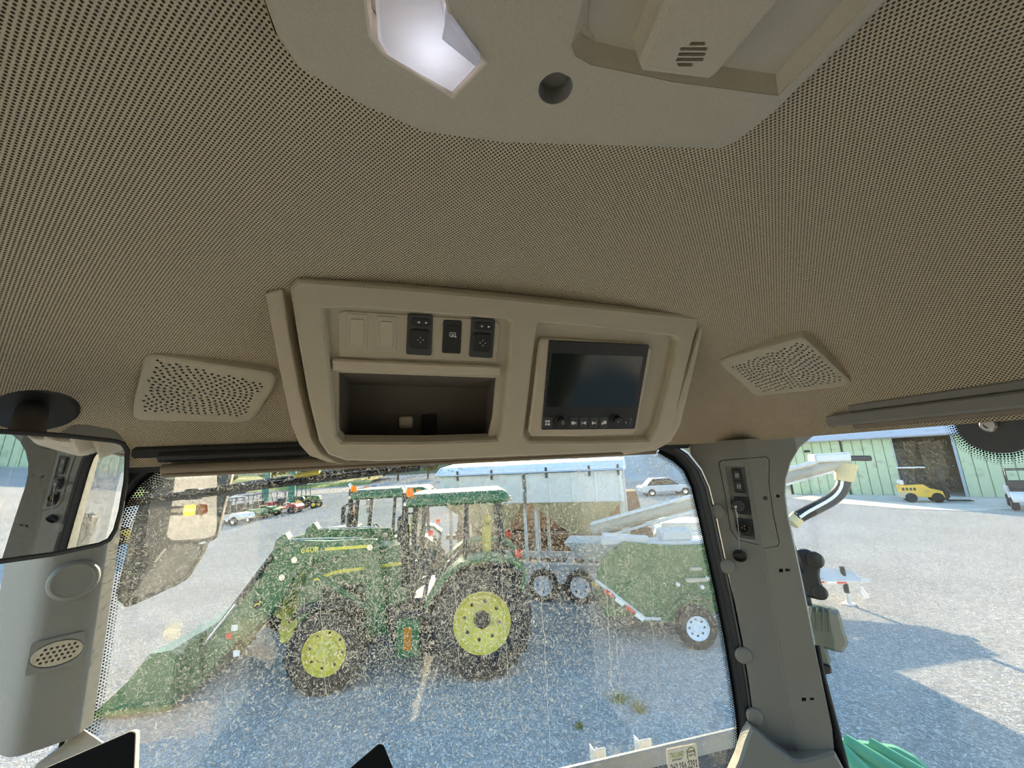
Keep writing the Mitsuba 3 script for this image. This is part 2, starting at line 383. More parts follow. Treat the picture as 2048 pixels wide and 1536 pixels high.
right_edge = [(1316, 905), (1345, 922), (1366, 940), (1382, 975), (1395, 1030), (1413, 1110), (1430, 1190), (1448, 1280), (1462, 1370), (1472, 1440), (1474, 1490), (1462, 1536), (1445, 1580)]
border(WS, left_edge, .03, 'windshield', 7, side=1)
border(WS, right_edge, .03, 'windshield', 3, side=-1)

# rubber seal along the right and left edges of the glass, header above it
def strip(fr, inner, outer, h0, h1, b=.003):
    return fr.put(slab(np.vstack([fr.uv(inner), fr.uv(outer)[::-1]]), (), ((h0, 0, 0), (h1 - b, 0, 0), (h1, b, 0))))
WSi = Frame(E(0, 1.085, 0), (0, -1, 0))
seal_in = [(1308, 893), (1352, 912), (1377, 940), (1392, 975), (1404, 1030), (1422, 1110), (1440, 1190), (1458, 1280), (1473, 1370), (1483, 1440), (1486, 1490), (1472, 1540), (1455, 1580)]
seal_out = [(1330, 880), (1372, 908), (1398, 940), (1414, 975), (1425, 1020), (1443, 1105), (1462, 1190), (1480, 1280), (1495, 1370), (1504, 1440), (1506, 1490), (1492, 1545), (1475, 1590)]
trim = struct('trim_1', strip(WSi, seal_in, seal_out, -.012, .012, .004), 'seal_rubber', smooth=40, label='black rubber seal down the right edge of the windshield')
mid = [tuple((np.array(a) * .45 + np.array(b) * .55)) for a, b in zip(seal_in, seal_out)]
mid2 = [tuple((np.array(a) * .25 + np.array(b) * .75)) for a, b in zip(seal_in, seal_out)]
mat('sheen_and_trim_grey', (.06, .068, .078), .45)
part(trim, 'sheen_and_trim_grey', strip(WSi, mid, mid2, .010, .016, .002), 'sheen_and_trim_grey')  # lighter grey strip paints a highlight along the rubber seal
lsi = [(330, 925), (300, 940), (272, 962), (245, 995), (225, 1035), (212, 1080), (200, 1140), (190, 1200), (178, 1280), (166, 1360), (152, 1440), (138, 1540)]
lso = [(310, 915), (275, 925), (250, 950), (225, 985), (208, 1030), (196, 1080), (186, 1140), (177, 1200), (165, 1280), (153, 1360), (140, 1440), (124, 1540)]
struct('trim_2', strip(WSi, lsi, lso, -.012, .008), 'seal_rubber', smooth=40, label='black rubber seal down the left edge of the windshield')
struct('trim_3', cat(rbox(-.72, .80, 1.06, 1.095, 3.4 + .018, 3.4 + .062, .008), rbox(-.64, .72, 1.045, 1.062, 3.4 + .05, 3.4 + .075, .006)), 'seal_rubber', label='black header rail above the windshield')

# ---------------------------------------------------------------- A pillars
def pillar_face(a, b, z0, z1):
    return Frame(E(a[0], a[1], 0), np.cross([b[0] - a[0], b[1] - a[1], 0], [0, 0, 1]), right=(b[0] - a[0], b[1] - a[1], 0))
A_, B_, C_ = (.858, 1.078), (.955, 1.02), (1.012, .945)
F1, F2 = pillar_face(A_, B_, 0, 0), pillar_face(B_, C_, 0, 0)
w1 = math.dist(A_, B_); w2 = math.dist(B_, C_)
left_b = [(1318, 880), (1345, 880), (1378, 905), (1404, 938), (1420, 975), (1431, 1020), (1449, 1105), (1467, 1190), (1485, 1280), (1499, 1370), (1508, 1440), (1508, 1460)]
L1 = F1.uv(left_b)
right_b = [(1595, 1560), (1668, 1500), (1664, 1460), (1650, 1395), (1632, 1310), (1615, 1225), (1600, 1150), (1586, 1085), (1574, 1030), (1569, 990), (1570, 960), (1580, 925), (1598, 895), (1630, 868), (1680, 848)]
R2 = F2.uv(right_b[1:])
top_z, bot_z = .036, L1[-1][1] - .0
def crease(z): return np.array([w1, z])
p1 = np.vstack([[(L1[0][0], top_z)], L1[:], [(w1, bot_z - .06)], [(w1, top_z)]])
p2 = np.vstack([[(0, bot_z - .06)], R2, [(R2[-1][0] + .02, top_z)], [(0, top_z)]])
# openings for the outlet panel and the small clip slots
def to_px(w):
    v = np.asarray(w) - EYE; return np.array([1024 + FOCAL * np.dot(v, RGT) / np.dot(v, FWD), 768 - FOCAL * np.dot(v, UPV) / np.dot(v, FWD)])
def crease_px(y):
    zz = np.linspace(-.9, .2, 200); q = np.array([to_px(E(B_[0], B_[1], z)) for z in zz]); return float(np.interp(-y, -q[:, 1], q[:, 0]))
ct, cb_ = crease_px(918), crease_px(1090)
pa = [(1438, 926), (1444, 921), (ct, 917), (cb_, 1091), (1476, 1079), (1462, 1060), (1450, 985)]
pb = [(ct, 917), (1532, 914), (1538, 920), (1537, 965), (1546, 1030), (1558, 1085), (1554, 1092), (1525, 1096), (cb_, 1091)]
def cut(p, q):
    g = Polygon(p).buffer(0).difference(Polygon(q).buffer(.0015)); return max(getattr(g, 'geoms', [g]), key=lambda a: a.area)
def slot_q(x, y, w, h): return F2.uv([(x - w / 2, y - h / 2), (x + w / 2, y - h / 2), (x + w / 2, y + h / 2), (x - w / 2, y + h / 2)])
g1, g2 = cut(p1, F1.uv(pa)), cut(p2, F2.uv(pb))
slot_l = [slot_q(*a) for a in ((1556, 992, 7, 6), (1562, 1141, 8, 7), (1575, 1140, 9, 5), (1608, 1399, 9, 7), (1624, 1398, 8, 5))]
slot_l = [q for q in slot_l if g2.buffer(-.001).contains(Polygon(q))]
pm = cat(F1.put(slab(np.array(g1.exterior.coords)[:-1], (), ((-.03, 0, 0), (0, 0, 0)))), F2.put(slab(np.array(g2.exterior.coords)[:-1], slot_l, ((-.03, 0, 0), (0, 0, 0)))))
mat('post_steel', (.20, .21, .20), .5)
struct('trim_5', slab([(A_[0] + .03, A_[1] + .022), (B_[0] + .030, B_[1] + .028), (C_[0] - .010, C_[1] + .028), (C_[0] + .03, C_[1] + .07), (A_[0] + .06, A_[1] + .06)], (), ((3.4 + bot_z - .05, 0, 0), (3.4 + .12, 0, 0))), 'post_steel', label='steel post inside the right A pillar cover')
crease_round = cyl(E(B_[0] + .008, B_[1] + .006, bot_z - .06), E(B_[0] + .008, B_[1] + .006, top_z), .0112, 16)
pil = struct('pillar_right', cat(pm, crease_round), 'pillar_plastic', smooth=35, label='grey-tan right A pillar cover')
for i, (cx, cy) in enumerate(((1434, 1022), (1453, 1132), (1486, 1310), (1509, 1432))):
    c = F1.uv([(cx, cy)])[0]
    m = lathe([(.0215, 0), (.0215, .004), (.0195, .0075), (.0155, .0095), (0, .0105)], 28)
    part(pil, 'screw_cap', F1.put(shift(m, *c)), 'pillar_plastic', smooth=40, label='round plastic cap on the pillar' if i == 0 else None)
# base trim below the right pillar
FB = Frame(E(.90, 1.0, -.7), (-.25, -1, .35))
base_pts = [(1502, 1452), (1545, 1490), (1583, 1516), (1605, 1519), (1668, 1500), (1700, 1560), (1460, 1560), (1478, 1520), (1490, 1480)]
FBo = Frame(E(.93, .985, -.74), (-.45, -.85, .2))
part(pil, 'base_trim', FBo.put(slab(rounded(FBo.uv(base_pts), .004), (), ((-.05, 0, 0), (0, 0, 0), (.006, .006, 0)))), 'pillar_plastic', smooth=35)

# left pillar
AL, BL, CL = (-.655, 1.030), (-.722, .992), (-.86, 1.09)
G1 = pillar_face(BL, AL, 0, 0)
zt, zb = .12, -.475
nL = 18; ang = np.linspace(0, 1, nL)
planL = np.vstack([[CL], bezier([(-.775, 1.029), (-.733, 1.000), (-.722, .992), (-.700, 1.0045)], 12), [(-.675, 1.0187)], bezier([(-.668, 1.0226), (-.6545, 1.030), (-.6545, 1.046)], 8), [(-.6545, 1.075), (-.70, 1.098), (-.86, 1.20)]])
V = []; 
pl_mesh = slab(planL, (), ((3.4 + zb, 0, 0), (3.4 + .06, 0, 0), (3.4 + .16, 0, 0)))
pl_left = struct('pillar_left', pl_mesh, 'pillar_plastic', smooth=35, label='grey-tan left A pillar cover')
c = G1.uv([(148, 1160)])[0]
part(pl_left, 'screw_cap', G1.put(shift(lathe([(.037, -.004), (.037, .004), (.034, .009), (.030, .0105), (.027, .0085), (0, .0095)], 36), *c)), 'pillar_plastic', smooth=40, label='large round cap on the left pillar')
vq = G1.uv([(62, 1285), (172, 1260), (163, 1328), (48, 1353)])
vp = rounded(vq, .006)
vc = vq.mean(0) + [.002, 0]; ell = np.array([.034, .021])
hol = [circle(*(vc + [x, y]), .0023, 6) for y in np.arange(-.018, .019, .0072) for x in np.arange(-.032, .033, .0076) + (.0038 if int(round(y / .0072)) % 2 else 0) if (x / .031) ** 2 + (y / .0185) ** 2 < .86]
vt = part(pl_left, 'vent_panel', G1.put(slab(vp, [circle(*vc, ell[0] * 1.02, 28, ell[1] * 1.08)], ((.0008, .0008, 0), (.0012, 0, 0), (.0034, 0, 0), (.0045, .0012, .001)))), 'pillar_plastic', smooth=35, label='small rectangular vent panel with a perforated oval')
part(vt, 'perforated_oval', G1.put(slab(circle(*vc, ell[0], 28, ell[1]), hol, ((-.003, 0, 0), (.0035, 0, 0), (.0045, .001, .0002)))), 'cab_plastic', smooth=35)

# beige dash corner at the foot of the left pillar
DC = Frame(E(-.66, 1.03, -.50), (.1, -.35, 1))
part(pl_left, 'dash_corner', DC.put(slab(rounded(DC.uv([(40, 1580), (70, 1530), (128, 1488), (138, 1470), (148, 1443), (206, 1483), (300, 1560)]), .003), (), ((-.06, 0, 0), (0, 0, 0), (.004, .004, 0)))), 'cover_beige', smooth=35, label='sunlit beige dash corner')
# ---------------------------------------------------------------- front overhead console
def cu(*p, h=0.0): return CF.uv(p, h)
con = thing('overhead_console', 'beige overhead console above the windshield with mirror switches, cubby and display', 'console')
main = [(577, 577), (594, 557), (800, 573), (1000, 592), (1200, 612), (1402, 633), (1393, 668), (1370, 760), (1347, 855), (1330, 884), (1300, 899), (1250, 906), (1000, 917), (760, 926), (690, 924), (655, 912), (636, 885), (615, 800), (595, 690)]
holeL = [(640, 613), (700, 611), (860, 623), (1018, 635), (1028, 645), (1022, 740), (1008, 868), (998, 884), (850, 889), (682, 889), (668, 874), (655, 740), (640, 630)]
holeR = [(1078, 641), (1220, 655), (1352, 670), (1362, 682), (1345, 760), (1318, 860), (1300, 884), (1180, 887), (1058, 887), (1044, 876), (1058, 750), (1070, 652)]
oM, hL, hR = cu(*main), cu(*holeL), cu(*holeR)
_sk = offset(ccw(oM), .004)
fr_mesh = cat(slab(offset(ccw(oM), -.002), [_sk], ((-.10, 0, 0), (-.020, 0, 0))), slab(oM, [hL, hR], ((-.030, -.001, -.006), (-.012, -.001, -.006), (-.004, .002, -.004), (0, .007, 0)), back=False))
part(con, 'bezel', CF.put(fr_mesh), 'cab_plastic', smooth=30)
# recess floor with the cubby opening
cub = [(677, 745), (993, 756), (986, 836), (977, 874), (968, 880), (690, 879), (677, 868)]
fl = slab(rounded([(-.45, -.5), (.85, -.5), (.85, .5), (-.45, .5)], 0)[:0] if False else offset(ccw(hL), -.012), [cu(*cub, h=-.018)], ((-.03, 0, 0), (-.018, 0, 0)))
part(con, 'switch_recess', CF.put(fl), 'cab_plastic', smooth=30)
part(con, 'display_recess', CF.put(slab(offset(ccw(hR), -.012), (), ((-.04, 0, 0), (-.022, 0, 0)))), 'cab_plastic')
cq = ccw(cu(*cub, h=-.018)); dep = .10
walls = slab(offset(cq, -.004), [offset(cq, -.0005)], ((-.018 - dep, 0, 0), (-.0185, 0, 0)))
def level(m):
    m = m.copy(); m.vertices[:, 1] += .667 * np.minimum(m.vertices[:, 2] + .018, 0); return m      # the cubby runs level into the roof
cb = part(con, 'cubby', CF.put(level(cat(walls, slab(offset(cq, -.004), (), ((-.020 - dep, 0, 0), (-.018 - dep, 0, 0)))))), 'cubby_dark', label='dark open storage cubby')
cc = cq.mean(0)
part(cb, 'clip', CF.put(level(shift(rbox(-.020, .012, -.016, .016, -.118, -.105, .004), cc[0] - .050, cc[1] + .004))), 'cover_beige', label='tan clip inside the cubby')
part(cb, 'socket_plate', CF.put(level(shift(rbox(-.018, .018, -.030, .026, -.118, -.110, .003), cc[0] + .0, cc[1] - .002))), 'black_plastic', label='black socket plate inside the cubby')
part(con, 'shelf_lip', CF.put(slab(rounded(cu((664, 719), (1002, 734), (1000, 751), (665, 742), h=-.004), .002), (), ((-.03, 0, 0), (-.007, 0, 0), (-.004, .003, 0)))), 'cab_plastic_light', smooth=30)
spn = cu((677, 628), (690, 622), (990, 641), (999, 650), (993, 724), (678, 714), h=-.014)
part(con, 'switch_panel', CF.put(slab(spn, (), ((-.018, 0, 0), (-.0145, 0, 0), (-.0135, .0012, 0)))), 'cab_plastic', smooth=30)
# end cover on the left, slim one on the right
endL = [(528, 586), (562, 577), (567, 580), (580, 670), (600, 780), (624, 878), (642, 906), (676, 925), (700, 929), (655, 926), (618, 913), (597, 890), (581, 850), (556, 735)]
part(con, 'end_cover', CF.put(slab(cu(*endL, h=-.022), (), ((-.12, 0, 0), (-.028, 0, 0), (-.023, .002, 0), (-.022, .004, 0)))), 'cab_plastic_light', smooth=30)
endR = [(1404, 640), (1406, 668), (1387, 748), (1362, 850), (1343, 884), (1310, 903), (1250, 911), (1240, 902), (1300, 893), (1340, 850), (1375, 740)]
part(con, 'end_cover', CF.put(slab(cu(*endR, h=-.014), (), ((-.12, 0, 0), (-.018, 0, 0), (-.014, .003, 0)))), 'cab_plastic_light', smooth=30)

# --- switches (things seated in the panel)
def poly_at(fr, pts, h0, h1, b=.0008, r=0): return fr.put(slab(rounded(fr.uv(pts, h1), r) if r else fr.uv(pts, h1), (), ((h0, 0, 0), (h1 - b, 0, 0), (h1, b, 0))))
def quad_in(q, a, b, c, d):
    """A quad inside quad q (tl, tr, br, bl) by fractions a..b across and c..d down."""
    q = np.array(q, float)
    f = lambda s, t: tuple((1 - t) * ((1 - s) * q[0] + s * q[1]) + t * ((1 - s) * q[3] + s * q[2]))
    return [f(a, c), f(b, c), f(b, d), f(a, d)]
HB = -.0135
for q, lab in (([(692, 626), (736, 629), (735, 701), (692, 699)], 'blank beige switch cover, leftmost in the overhead switch row'), ([(753, 631), (795, 634), (793, 703), (752, 702)], 'blank beige switch cover beside the first mirror adjuster')):
    t = thing('switch_blank', lab, 'switch', 'blank switch covers on the overhead panel')
    part(t, 'frame', poly_at(CF, q, HB - .004, HB + .0020, .0014, .004), 'cab_plastic', smooth=30)
    part(t, 'insert', poly_at(CF, quad_in(q, .18, .82, .15, .87), HB, HB + .0042, .0014, .003), 'cab_plastic_light', smooth=30)
def tri(fr, c, s, ang, h, squash=1):
    c2 = fr.uv([c], h)[0]; a = np.radians(ang) + np.array([0, 2.35, -2.35])
    return slab(np.column_stack([c2[0] + s * np.cos(a), c2[1] + s * np.sin(a)]), (), ((h - .0002, 0, 0), (h + .0003, 0, 0)))
def mirror_adjuster(q, lab, off):
    t = thing('mirror_adjuster', lab, 'switch', 'mirror adjuster switches on the overhead panel')
    part(t, 'housing', poly_at(CF, q, HB - .004, HB + .004, .0015, .005), 'switch_grey', smooth=30)
    sel = quad_in(q, .13, .92, .08, .28)
    ks = part(t, 'selector', poly_at(CF, sel, HB, HB + .0055, .0015, .006), 'switch_dark', smooth=30)
    h = HB + .0056
    cx = quad_in(q, .45, .75, .19, .19)
    part(ks, 'arrow', CF.put(tri(CF, cx[0], .0032, 180, h)), 'icon_white'); part(ks, 'arrow', CF.put(tri(CF, cx[1], .0032, 0, h)), 'icon_white')
    pad = quad_in(q, .1, .9, .36, .85)
    kp = part(t, 'joystick_pad', poly_at(CF, pad, HB, HB + .0085, .0035, .008), 'switch_dark', smooth=30)
    h = HB + .0086; m = np.mean(quad_in(q, .52, .56, .60, .64), 0); ms = []
    for dx, dy, an in ((0, -5.2, 90), (0, 5.2, 270), (-5.4, -.3, 180), (5.4, .3, 0)): ms.append(CF.put(tri(CF, (m[0] + dx, m[1] + dy), .0016, an, h)))
    part(kp, 'arrow_marks', cat(*ms), 'icon_white')
mirror_adjuster([(815, 628), (866, 631), (863, 712), (812, 709)], 'dark mirror adjuster switch beside the blank covers', 0)
t = thing('rocker_switch', 'black rocker switch with the mirror heating symbol between the two mirror adjusters', 'switch')
qr = [(887, 640), (924, 642), (921, 708), (884, 706)]
part(t, 'housing', poly_at(CF, qr, HB - .004, HB + .003, .001, .004), 'switch_dark', smooth=30)
rk = part(t, 'rocker', poly_at(CF, quad_in(qr, .18, .86, .16, .9), HB, HB + .0045, .001, .002), 'black_plastic', smooth=30)
h = HB + .0047; ic = []
c = CF.uv([(905, 669)], h)[0]
ring = rrect(c[0] - .0062, c[1] - .0042, c[0] + .0062, c[1] + .0042, .002)
ic.append(slab(ring, [offset(ccw(ring), .0009)], ((h, 0, 0), (h + .0003, 0, 0))))
for k in (-1, 0, 1): ic.append(slab(np.array([(c[0] + k * .0026 + dx, c[1] + dy) for dx, dy in ((-.0009, -.0055), (0, -.0055), (.0008, .002), (-.0001, .002))]), (), ((h, 0, 0), (h + .0004, 0, 0))))
ic.append(slab(circle(c[0] + .0066, c[1] - .0048, .0016, 8), (), ((h, 0, 0), (h + .0004, 0, 0))))
part(rk, 'heated_mirror_symbol', CF.put(cat(*ic)), 'icon_white')
mirror_adjuster([(943, 636), (991, 640), (985, 717), (938, 714)], 'dark mirror adjuster switch at the right end of the overhead switch row', 0)

# --- display in the right recess
dsp = thing('video_display', 'beige-framed dark video display with buttons and two knobs in the overhead console', 'display')
DF = Frame(CF.at(0, 0, .012), (0, -1.6, -.9))
dq = [(1084, 676), (1190, 682), (1296, 690), (1306, 700), (1300, 730), (1286, 800), (1274, 860), (1266, 869), (1160, 873), (1064, 873), (1058, 864), (1066, 800), (1074, 720), (1078, 684)]
part(dsp, 'housing', DF.put(slab(DF.uv(dq), (), ((-.05, .003, 0), (-.004, 0, 0), (0, .004, 0)))), 'cab_plastic_light', smooth=30)
fp = [(1098, 680), (1299, 690), (1270, 858), (1083, 860)]
fpd = part(dsp, 'fascia', poly_at(DF, fp, -.002, .0022, .001, .004), 'black_plastic', smooth=30, label='black display fascia')
part(dsp, 'screen', poly_at(DF, [(1104, 706), (1287, 713), (1267, 814), (1090, 814)], .0015, .0026, .0002), 'screen_off', label='dark glossy screen')
hb = .0034
for i, (x0, x1) in enumerate(((1086, 1106), (1141, 1157), (1161, 1177), (1181, 1197), (1201, 1217))):
    q = [(x0, 834), (x1, 834), (x1 - 2, 856), (x0 - 2, 856)]
    b = part(dsp, 'button', poly_at(DF, q, .001, hb, .0006, .001), 'switch_grey')
    cx, cy = (x0 + x1) / 2 - 1, 846; ic = []
    def q4(pts): return DF.put(slab(DF.uv(pts, hb), (), ((hb, 0, 0), (hb + .0003, 0, 0))))
    if i == 0: ic = [q4([(cx + a, cy + b_), (cx + a + 4, cy + b_), (cx + a + 3.7, cy + b_ + 4), (cx + a - .3, cy + b_ + 4)]) for a in (-4.6, .8) for b_ in (-5.5, .4)]
    if i == 1: ic = [q4([(cx - 5, cy - 3), (cx + 1, cy - 3), (cx + 1, cy + 3), (cx - 5, cy + 3)]), q4([(cx + 1.5, cy), (cx + 4.5, cy - 3), (cx + 4.5, cy + 3)])]
    if i == 2: ic = [q4([(cx - 3, cy), (cx + 4, cy - 3.5), (cx + 4, cy + 3.5)]), q4([(cx - 4.4, cy - 3), (cx - 3.4, cy - 3), (cx - 3.4, cy + 3), (cx - 4.4, cy + 3)])]
    if i == 3: ic = [q4([(cx - 4, cy - 3.5), (cx + 3, cy), (cx - 4, cy + 3.5)]), q4([(cx + 3.2, cy - 3), (cx + 4.2, cy - 3), (cx + 4.2, cy + 3), (cx + 3.2, cy + 3)])]
    if i == 4: ic = [q4([(cx - 1, cy - 4.5), (cx + 5, cy - 4.5), (cx + 4.5, cy + 2), (cx - 1.5, cy + 2)]), q4([(cx - 5, cy), (cx - 2, cy - 3), (cx - 2, cy + 3), (cx - 4, cy + 4)])]
    part(b, 'symbol', cat(*ic), 'icon_white')
for i, (cx, cy) in enumerate(((1124, 844), (1236, 841))):
    c = DF.uv([(cx, cy)], .012)[0]
    k = part(dsp, 'knob', DF.put(shift(lathe([(.0125, .001), (.0125, .003), (.0105, .004), (.0102, .016), (.009, .0175), (0, .0175)], 28), *c)), 'black_plastic', smooth=35, label='round black knob')
    c2 = c; h = .0177
    if i == 0: m = slab(circle(c2[0], c2[1], .0036, 18), [circle(c2[0], c2[1], .0028, 18)], ((h, 0, 0), (h + .0002, 0, 0))); m = cat(m, slab(np.array([(c2[0] - .0005, c2[1] + .001), (c2[0] + .0005, c2[1] + .001), (c2[0] + .0005, c2[1] + .005), (c2[0] - .0005, c2[1] + .005)]), (), ((h, 0, 0), (h + .0002, 0, 0))))
    else: m = cat(*[slab(np.array(p_) + c2, (), ((h, 0, 0), (h + .0002, 0, 0))) for p_ in ([(-.004, .0003), (-.003, .001), (-.0012, -.003), (-.0016, -.0042)], [(-.0012, -.0032), (-.0016, -.0042), (.0048, .0038), (.0042, .0044)])])
    part(k, 'symbol', DF.put(m), 'icon_grey')
h = .0026; ic = []
for k, (x, y) in enumerate(((1253, 845),)):
    ic = [DF.put(slab(DF.uv([(x - 3, y), (x, y - 3), (x, y + 3)], h), (), ((h, 0, 0), (h + .0003, 0, 0)))), DF.put(tube(np.array([[*DF.uv([q_], h)[0], h + .0003] for q_ in ((1258, 838), (1262, 836), (1263, 840), (1259, 844), (1262, 849), (1258, 853))]), .0005, 5))]
part(dsp, 'speech_symbol', cat(*ic), 'icon_grey')

# ---------------------------------------------------------------- speakers on the headliner
def speaker(outl, inner, label, rings_c):
    fr = speaker_frame(outl)
    out = rounded(fr.uv(outl), [.012] * len(outl), 6); inn = rounded(fr.uv(inner, .008), .004)
    t = thing('speaker_grille', label, 'speaker grille', 'speaker grilles on the headliner')
    part(t, 'frame', fr.put(slab(out, [inn], ((-.03, -.001, 0), (.001, 0, 0), (.006, .003, 0), (.008, .008, 0)))), 'cab_plastic', smooth=35)
    pg = Polygon(inn).buffer(-.0015); c = np.array(fr.uv([rings_c], .0075)[0]); asp = .72; H_ = []; step = .0108
    k = 0
    while k < 30:
        a = k * step + .003; n_ = max(1, int(2 * np.pi * a * (1 + asp) / 2 / .0104))
        for i in range(n_):
            th = 2 * np.pi * (i + .5 * (k % 2)) / n_; q = c + [a * np.cos(th), a * asp * np.sin(th)]
            if pg.contains(Point(q)): H_.append(circle(*q, .0029, 8))
        k += 1
    part(t, 'perforated_plate', fr.put(slab(inn, H_, ((.005, 0, 0), (.0076, 0, 0)))), 'cab_plastic')
    w_ = offset(ccw(inn), -.003)
    part(t, 'speaker_basket', fr.put(cat(slab(offset(w_, -.003), [w_], ((-.05, 0, 0), (.0035, 0, 0))), slab(offset(w_, -.003), (), ((-.053, 0, 0), (-.050, 0, 0))), shift(lathe([(.060, -.020), (.055, -.018), (.018, -.038), (.016, -.032), (0, -.030)], 32), *c))), 'basket_grey', smooth=35, label='grey speaker basket and cone behind the holes')
for _a in SPEAKERS: speaker(*_a)

# ---------------------------------------------------------------- roof console with the dome lamp
RC = Frame(E(.1, .3, .378), (0, 0, -1))
def ru(*p, h=0.0): return RC.uv(p, h)
rc = thing('roof_console', 'beige roof console with dome lamp, round hole and angled vent housing', 'console')
ro = [(520, -120), (538, 0), (566, 85), (600, 136), (720, 206), (850, 264), (1000, 284), (1440, 297), (1468, 286), (1545, 226), (1640, 130), (1770, 0), (1880, -130)]
lampo = [(716, -130), (727, 0), (737, 72), (764, 108), (906, 197), (976, 125), (903, 32), (896, 0), (885, -130)]
reco = [(1195, -130), (1166, 0), (1142, 92), (1150, 112), (1182, 130), (1350, 165), (1556, 192), (1668, 80), (1760, -20), (1850, -130)]
hole = RC.uv([(1111, 178)])[0]
part(rc, 'panel', RC.put(slab(ru(*ro), [ru(*lampo), ru(*reco), circle(*hole, .0178, 36)], ((-.05, -.010, 0), (-.012, -.008, 0), (-.004, -.003, 0), (0, 0, 0)), back=False)), 'cab_plastic', smooth=30)
part(rc, 'recess_floor', RC.put(slab(offset(ccw(ru(*reco)), -.03), (), ((-.03, 0, 0), (-.016, 0, 0)))), 'cab_plastic')
rq = ccw(ru(*reco)); part(rc, 'recess_wall', RC.put(slab(offset(rq, -.001), [rq], ((-.016, 0, -.010), (-.001, 0, 0)), back=False)), 'cab_plastic', smooth=30)
part(rc, 'round_hole', RC.put(lathe([(.0182, 0), (.0165, -.004), (.0160, -.028), (0, -.0285)], 36)), 'pillar_plastic', smooth=35) if False else part(rc, 'round_hole', RC.put(shift(lathe([(.0180, -.0005), (.0166, -.003), (.0160, -.020), (0, -.0205)], 36), *hole)), 'pillar_plastic', smooth=35)
part(rc, 'recess_line', RC.put(tube(np.array([[*q, -.0155] for q in ru((1205, -120), (1180, 0), (1176, 60), (1200, 98), (1290, 122), (1420, 160), (1550, 186), h=-.0155)]), .0008, 6)), 'cab_plastic', smooth=35)
# vent housing: a slanted box with slots
VF = Frame(RC.at(0, 0, .020), (.04, -.05, -1), right=(1, .35, 0))
vb = [(1345, -130), (1338, 0), (1284, 126), (1290, 142), (1420, 158), (1430, 152), (1560, 0), (1660, -130)]
slq = [[(1366 + dx, 84 + dy), (1421 + dx, 84 + dy), (1418 + dx, 91 + dy), (1363 + dx, 91 + dy)] for dx, dy in ((0, 0), (-4, 10.5), (-8, 21), (-12, 31.5), (-16, 42))]
slq[0] = [(1382, 84), (1412, 84), (1410, 91), (1378, 91)]; slq[4] = [(1353, 126), (1388, 126), (1385, 133), (1357, 133)]
vh = part(rc, 'vent_housing', VF.put(slab(VF.uv(vb), [rounded(VF.uv(q), .001) for q in slq], ((-.05, -.006, 0), (-.004, -.002, 0), (0, .003, 0)), back=False)), 'cab_plastic_light', smooth=30)
_vs = ccw(VF.uv([(1350, 78), (1430, 78), (1400, 138), (1340, 138)]))
part(vh, 'vent_shaft', VF.put(cat(slab(offset(_vs, -.002), [_vs], ((-.04, 0, 0), (-.0065, 0, 0))), slab(offset(_vs, -.002), (), ((-.042, 0, 0), (-.040, 0, 0))))), 'cab_plastic')
# dome lamp
lp = thing('dome_lamp', 'lit white frosted dome lamp in the roof console', 'lamp')
lq = ccw(ru(*lampo))
mat('lamp_frame', (.62, .55, .46), .35)
part(lp, 'frame', RC.put(slab(lq, [offset(lq, .0024)], ((-.03, 0, 0), (.0006, 0, 0)))), 'lamp_frame')
scene['frosted_lens_material'] = {'type': 'principledthin', 'base_color': rgb(.88, .89, .95), 'roughness': .35, 'diff_trans': 1.35, 'spec_trans': 0.0, 'spec_tint': 0.0}
lens_o = [(742, -130), (750, 0), (756, 82), (776, 114), (904, 187), (957, 130), (890, 56), (880, 0), (868, -130)]
lo = ccw(ru(*lens_o, h=.006))
face = offset(lo, .003)
lm = slab(lo, (), ((-.012, -.001, 0), (.004, 0, 0), (.006, .003, 0)), back=False)
part(lp, 'lens', RC.put(lm), 'frosted_lens', smooth=30, label='frosted white lens')
lens_s = ccw(ru((893, 30), (903, 36), (960, 112), (952, 128), (884, 72), h=.004))
part(lp, 'side_lens', RC.put(slab(lens_s, (), ((-.008, 0, 0), (.0075, 0, 0), (.009, .002, 0)), back=False)), 'frosted_lens', label='small side lens')
cL = RC.uv([(866, 92)])[0]
led = RC.put(shift(slab(circle(0, 0, .012, 20), (), ((-.0290, 0, 0), (-.0280, 0, 0))), *cL))
k = part(lp, 'light_emitting_diode', led, 'icon_white')
scene[k]['emitter'] = {'type': 'area', 'radiance': rgb(.42, .44, .50)}
part(lp, 'reflector', RC.put(slab(offset(lq, .002), (), ((-.036, 0, 0), (-.032, 0, 0)))), 'lamp_frame')
# ---------------------------------------------------------------- inside mirror
iw = thing('inside_mirror', 'large black-framed inside mirror hanging at the left A pillar', 'mirror')
Mc = EYE + ray(66, 958) * .99
Pp = E(.92, .97, -.14)
MF = Frame(Mc, unit(unit(EYE - Mc) + unit(Pp - Mc)), right=(0, 1, 0))
mo = [(-170, 852), (-120, 848), (0, 858), (120, 866), (228, 878), (246, 884), (256, 900), (253, 960), (243, 1020), (232, 1060), (218, 1082), (195, 1093), (100, 1113), (0, 1127), (-140, 1145)]
mi_ = MF.uv(mo)
part(iw, 'shell', MF.put(slab(mi_, (), ((-.035, .012, 0), (-.008, 0, 0), (.002, 0, 0), (.003, .001, 0)))), 'black_plastic', smooth=35)
part(iw, 'mirror_glass', MF.put(slab(offset(ccw(mi_), .0075), (), ((.002, 0, 0), (.0036, 0, 0)))), 'mirror_silver', label='mirror glass reflecting the right pillar and the yard')
part(iw, 'rim', MF.put(slab(mi_, [offset(ccw(mi_), .0070)], ((-.004, 0, 0), (.005, 0, 0), (.006, .002, .002)))), 'black_plastic', smooth=35)
dc = hit_ceil((66, 816)); dn = unit(np.array([.35, -.45, -.8]))
